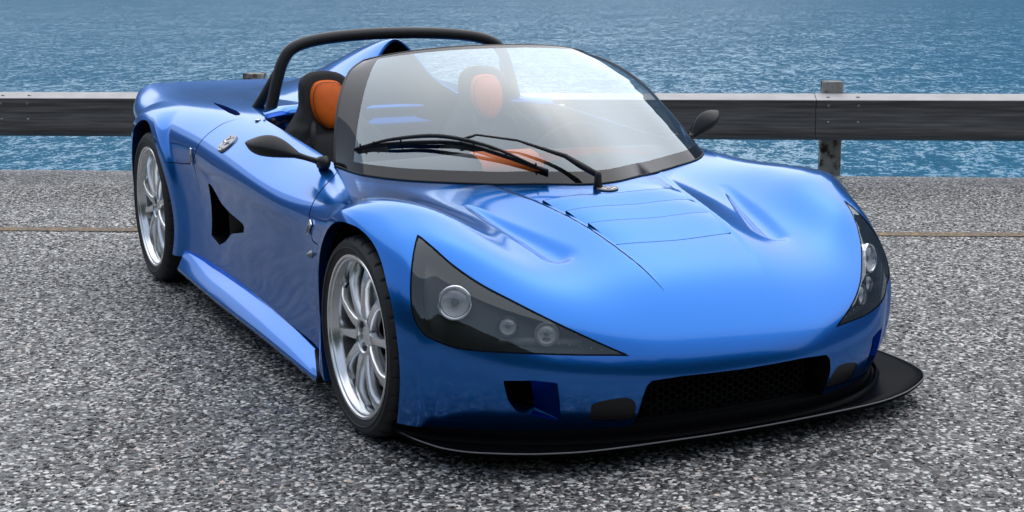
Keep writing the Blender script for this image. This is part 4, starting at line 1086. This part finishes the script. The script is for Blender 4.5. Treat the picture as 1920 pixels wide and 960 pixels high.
# quay edge: concrete lip and drop
M['concrete'] = simple("weathered_concrete", (.30, .295, .28), .9, noise=.3, nscale=8, bump=.4, bscale=60)
b = MB(); 
V_ = [place(-150, 0, 0.0), place(150, 0, 0.0), place(150, -.02, -.03), place(-150, -.02, -.03), place(150, -.05, -4), place(-150, -.05, -4)]
q = mesh_obj('quay_wall', V_, [[1, 0, 3, 2], [2, 3, 5, 4]], 'concrete', None, False); tag(q, kind='structure')
# faded yellow line
m, nt, p, o = new_mat("faded_yellow_paint"); L = nt.links
geo = node(nt, 'ShaderNodeNewGeometry'); n1 = node(nt, 'ShaderNodeTexNoise'); n1.inputs['Scale'].default_value = 60; n1.inputs['Detail'].default_value = 6; L.new(geo.outputs['Position'], n1.inputs['Vector'])
rr = ramp(n1.outputs['Fac'], [(0, (.10, .095, .09)), (.48, (.14, .12, .10)), (.60, (.40, .27, .13)), (1, (.50, .35, .18))])
L.new(rr.outputs[0], p.inputs['Base Color']); p.inputs['Roughness'].default_value = .85
M['yellow'] = m
ya, yb = Vector((-4.209, -1.275, .004)), Vector((-1.519, 3.257, .004)); yd = (yb-ya).normalized(); yn = Vector((yd.y, -yd.x, 0))
for s0, s1 in ((-6, 1.4), (3.55, 14)):
    lo = mesh_obj('painted_line', [ya+yd*s0-yn*.055, ya+yd*s1-yn*.055, ya+yd*s1+yn*.055, ya+yd*s0+yn*.055], [[0, 1, 2, 3]], 'yellow', None, False); tag(lo, kind='structure')

# water: a displaced near sheet and a flat far sheet
WZ = -2.2
m, nt, p, o = new_mat("lake_water"); L = nt.links
geo = node(nt, 'ShaderNodeNewGeometry')
mp = node(nt, 'ShaderNodeMapping'); mp.vector_type = 'POINT'; mp.inputs['Rotation'].default_value = (0, 0, -math.atan2(EDIR.y, EDIR.x)); mp.inputs['Scale'].default_value = (1, 1.0, 1)
L.new(geo.outputs['Position'], mp.inputs['Vector'])
def wn_(scale, det, dist=0.0, st=(1, 1, 1)):
    mm = node(nt, 'ShaderNodeMapping'); mm.inputs['Scale'].default_value = st; L.new(mp.outputs[0], mm.inputs['Vector'])
    n = node(nt, 'ShaderNodeTexNoise'); n.inputs['Scale'].default_value = scale; n.inputs['Detail'].default_value = det; n.inputs['Distortion'].default_value = dist; L.new(mm.outputs[0], n.inputs['Vector']); return n
p.inputs['Base Color'].default_value = (.022, .21, .36, 1); p.inputs['Roughness'].default_value = .06; p.inputs['IOR'].default_value = 1.33
p.inputs['Specular IOR Level'].default_value = .5
p.inputs['Roughness'].default_value = .14
acc = None
for scl, det, st, amp in ((.22, 3, (1, .7, 1), .22), (1.3, 4, (1.5, .6, 1), .75), (5.0, 4, (1.2, .7, 1), 1.1), (16.0, 3, (1, .8, 1), .9)):
    n = wn_(scl, det, .4, st); n.inputs['Roughness'].default_value = .6
    sb = node(nt, 'ShaderNodeVectorMath', operation='SUBTRACT'); sb.inputs[1].default_value = (.5, .5, .5); L.new(n.outputs['Color'], sb.inputs[0])
    ml = node(nt, 'ShaderNodeVectorMath', operation='MULTIPLY'); ml.inputs[1].default_value = (amp, amp, 0); L.new(sb.outputs[0], ml.inputs[0])
    if acc is None: acc = ml
    else:
        ad = node(nt, 'ShaderNodeVectorMath', operation='ADD'); L.new(acc.outputs[0], ad.inputs[0]); L.new(ml.outputs[0], ad.inputs[1]); acc = ad
ad = node(nt, 'ShaderNodeVectorMath', operation='ADD'); ad.inputs[1].default_value = (0, 0, 1); L.new(acc.outputs[0], ad.inputs[0])
nm = node(nt, 'ShaderNodeVectorMath', operation='NORMALIZE'); L.new(ad.outputs[0], nm.inputs[0]); L.new(nm.outputs[0], p.inputs['Normal'])
M['water'] = m
wt = mesh_obj('water', [place(-6000, 0.5, WZ), place(6000, .5, WZ), place(6000, -9000, WZ), place(-6000, -9000, WZ)], [[0, 3, 2, 1]], 'water', None, False); tag(wt, kind='structure')

# far wooded hills across the lake (seen only as reflections in the paint) and the wooded slope behind the camera
M['hill'] = simple("far_hazy_hill", (.12, .16, .21), 1.0, noise=.25, nscale=.02, spec=.0)  # distance haze put into the pale bluish colour
M['wood'] = simple('near_wooded_slope', (.03, .042, .03), 1.0, noise=.5, nscale=.2, spec=.0)
def hill_ring(name, r, a0, a1, base_el, amp, seed, n=320, prof=None):
    rnd = np.random.RandomState(seed); A = np.linspace(a0, a1, n); el = np.zeros(n)
    for k in range(1, 40): el += np.sin(A*k*3.1+rnd.rand()*6.28)*(1.0/k**1.1)*rnd.rand()
    el = (np.interp(np.degrees(A), *prof) if prof else base_el)*(1+amp*el)*np.sin(np.clip((A-a0)/(a1-a0), 0, 1)*math.pi)**.25
    V = []
    for a, e in zip(A, el):
        c, s = math.cos(a), math.sin(a); hgt = r*math.tan(math.radians(max(e, .2)))
        V += [(r*c*.8, r*s*.8, WZ-3), (r*c*.9, r*s*.9, hgt*.55), (r*c, r*s, hgt), (r*c*1.3, r*s*1.3, WZ-3)]
    F = [[4*i+j, 4*i+4+j, 4*i+5+j, 4*i+1+j] for i in range(n-1) for j in range(3)]
    h = mesh_obj(name, V, F, 'hill' if r > 1000 else 'wood', None, True); tag(h, kind='structure'); return h
hill_ring('hills', 2600, math.radians(40), math.radians(262), 10.0, .16, 3, prof=([40, 60, 120, 132, 145, 170, 183, 200, 262], [20, 28, 29, 25, 15, 13.5, 12, 12, 13]))
hill_ring('hills', 160, math.radians(-115), math.radians(45), 27.0, .22, 8)

# ------------------------------------------------------------------ guard rail
m, nt, p, o = new_mat("weathered_timber_rail"); L = nt.links
tc = node(nt, 'ShaderNodeTexCoord'); mm = node(nt, 'ShaderNodeMapping'); mm.inputs['Scale'].default_value = (1.2, 30, 30); L.new(tc.outputs['Object'], mm.inputs['Vector'])
n1 = node(nt, 'ShaderNodeTexNoise'); n1.inputs['Scale'].default_value = 2.0; n1.inputs['Detail'].default_value = 8; L.new(mm.outputs[0], n1.inputs['Vector'])
rr = ramp(n1.outputs['Fac'], [(.25, (.06, .058, .057)), (.46, (.115, .110, .108)), (.60, (.165, .160, .158)), (.78, (.27, .255, .235))])
L.new(rr.outputs[0], p.inputs['Base Color']); p.inputs['Roughness'].default_value = .5
bb = node(nt, 'ShaderNodeBump'); bb.inputs['Strength'].default_value = .5; bb.inputs['Distance'].default_value = .006; L.new(n1.outputs['Fac'], bb.inputs['Height']); L.new(bb.outputs[0], p.inputs['Normal'])
M['rail'] = m
M['galv'] = simple("pale_galvanised_top", (.52, .50, .48), .6, noise=.12, nscale=6, bump=.15, bscale=40)
m, nt, p, o = new_mat("peeling_post_paint"); L = nt.links
tc = node(nt, 'ShaderNodeTexCoord'); n1 = node(nt, 'ShaderNodeTexNoise'); n1.inputs['Scale'].default_value = 14; n1.inputs['Detail'].default_value = 7; L.new(tc.outputs['Object'], n1.inputs['Vector'])
rr = ramp(n1.outputs['Fac'], [(.36, (.03, .026, .022)), (.43, (.12, .09, .06)), (.47, (.27, .26, .24)), (.62, (.36, .35, .33)), (.8, (.22, .2, .18))])
L.new(rr.outputs[0], p.inputs['Base Color']); p.inputs['Roughness'].default_value = .85
M['post'] = m
rail = empty('guard_rail', place(0, 0, 0)); tag(rail, 'dark weathered guard rail with pale top edge along the water', 'guard rail')
ang = math.atan2(EDIR.y, EDIR.x); rail.rotation_euler = (0, 0, ang)
# local: x along, -y towards the camera side (ENRM), z up ; cross-section of the beam
sec = [(-.0, .236), (-.020, .243), (-.046, .268), (-.055, .31), (-.047, .36), (-.040, .42), (-.047, .465), (-.062, .492), (-.062, .500)]
def beam(x0, x1, off, name):
    n = 24; P = np.array([[(x0+(x1-x0)*t, y-off, z) for y, z in sec] for t in np.linspace(0, 1, n)])
    ob = grid_obj(name, P, 'rail', rail)
    P2 = np.array([[(x0+(x1-x0)*t, y-off, z) for y, z in ((-.062, .500), (-.060, .503), (.08, .534), (.09, .530), (.09, .25), (0, .236))] for t in np.linspace(0, 1, 2)])
    grid_obj('rail_cap', P2, 'galv', ob, smooth=False); return ob
JO = [-22.4, -16.8, -11.2, -5.6, 0-.0, 5.58, 11.2, 16.8, 22.4]
JO = [5.58-5.6*k for k in range(4, -4, -1)]
for k in range(len(JO)-1): beam(JO[k]+.002, JO[k+1]-.002, .0, 'rail_beam')
for k in range(len(JO)):
    for dx in (.08, .27):
        for y, z in ((-.0475, .465), (-.0475, .355)):
            b = MB(); b.lathe([(.011, 0), (.011, .004), (.006, .008), (.0001, .009)], 12, Matrix.Translation((JO[k]+dx, y+.003, z)) @ Matrix.Rotation(math.pi/2, 4, 'X')); b.build('bolt', 'steel', rail)
        b = MB(); b.lathe([(.012, 0), (.012, .004), (.006, .008), (.0001, .009)], 12, Matrix.Translation((JO[k]+dx, .0, .516))); b.build('bolt', 'steel', rail)
ps = [1.80+3.90*k for k in range(-4, 6)]
for k, s in enumerate(ps):
    b = MB(); b.box((s, .16, .235+(.05 if k == 4 else 0)), (.135, .13, .75), bev=.008)
    po = b.build('post', 'post', rail, smooth=False)
# ------------------------------------------------------------------ ground hidden-from-none: parent sanity

# ------------------------------------------------------------------ loose and half-embedded chippings on the asphalt (one mass, nobody could count them)
m, nt, p, o = new_mat("stone_chip"); L = nt.links
oi = node(nt, 'ShaderNodeObjectInfo')
cr = ramp(oi.outputs['Random'], [(0, (.008, .008, .008)), (.36, (.028, .027, .026)), (.48, (.11, .107, .103)), (.70, (.22, .213, .203)), (.87, (.45, .437, .415)), (.98, (.68, .66, .625)), (1, (.66, .48, .40))])
L.new(cr.outputs[0], p.inputs['Base Color']); p.inputs['Roughness'].default_value = .6
M['chip'] = m
bm = bmesh.new(); bmesh.ops.create_icosphere(bm, subdivisions=1, radius=.5)
rs = np.random.RandomState(4)
for v in bm.verts: v.co *= rs.uniform(.72, 1.15); v.co.z *= .5
me = bpy.data.meshes.new('stone_chip'); bm.to_mesh(me); bm.free(); me.materials.append(M['chip'])
chip = bpy.data.objects.new('stone_chip', me)                      # geometry source only, never linked into the scene
fan = [CAM_POS.xy + Vector((math.cos(a), math.sin(a)))*r for r, aa in ((2.6, np.linspace(2.675-.62, 2.675+.62, 14)), (9.6, np.linspace(2.675+.50, 2.675-.50, 14))) for a in aa]
ch = mesh_obj('stone_chippings', [(q.x, q.y, .0) for q in fan], [list(range(len(fan)))], 'chip', None, False); tag(ch, 'pale and dark stone chippings bedded in the asphalt surface', 'chippings', kind='stuff')
ng = bpy.data.node_groups.new('scatter_chips', 'GeometryNodeTree')
ng.interface.new_socket('Geometry', in_out='INPUT', socket_type='NodeSocketGeometry'); ng.interface.new_socket('Geometry', in_out='OUTPUT', socket_type='NodeSocketGeometry')
gi = ng.nodes.new('NodeGroupInput'); go = ng.nodes.new('NodeGroupOutput')
dp = ng.nodes.new('GeometryNodeDistributePointsOnFaces'); dp.inputs['Density'].default_value = 7000
gp_ = ng.nodes.new('GeometryNodeInputPosition'); vd = ng.nodes.new('ShaderNodeVectorMath'); vd.operation = 'DISTANCE'; vd.inputs[1].default_value = (CAM_POS.x, CAM_POS.y, 0)
mr_ = ng.nodes.new('ShaderNodeMapRange'); mr_.inputs['From Min'].default_value = 4.0; mr_.inputs['From Max'].default_value = 9.5; mr_.inputs['To Min'].default_value = 5600; mr_.inputs['To Max'].default_value = 300
ng.links.new(gp_.outputs[0], vd.inputs[0]); ng.links.new(vd.outputs['Value'], mr_.inputs['Value']); ng.links.new(mr_.outputs[0], dp.inputs['Density'])
ob_ = ng.nodes.new('GeometryNodeObjectInfo'); ob_.inputs['Object'].default_value = chip; ob_.inputs['As Instance'].default_value = True
ip = ng.nodes.new('GeometryNodeInstanceOnPoints')
r1 = ng.nodes.new('FunctionNodeRandomValue'); r1.data_type = 'FLOAT_VECTOR'; r1.inputs[0].default_value = (-.25, -.25, 0); r1.inputs[1].default_value = (.25, .25, 6.28)
r2 = ng.nodes.new('FunctionNodeRandomValue'); r2.data_type = 'FLOAT_VECTOR'; r2.inputs[0].default_value = (.006, .005, .006); r2.inputs[1].default_value = (.027, .020, .016); r2.inputs['Seed'].default_value = 3
ng.links.new(gi.outputs[0], dp.inputs['Mesh']); ng.links.new(dp.outputs['Points'], ip.inputs['Points']); ng.links.new(ob_.outputs['Geometry'], ip.inputs['Instance'])
ng.links.new(r1.outputs[0], ip.inputs['Rotation']); ng.links.new(r2.outputs[0], ip.inputs['Scale'])
ng.links.new(ip.outputs[0], go.inputs[0])
md = ch.modifiers.new('scatter', 'NODES'); md.node_group = ng
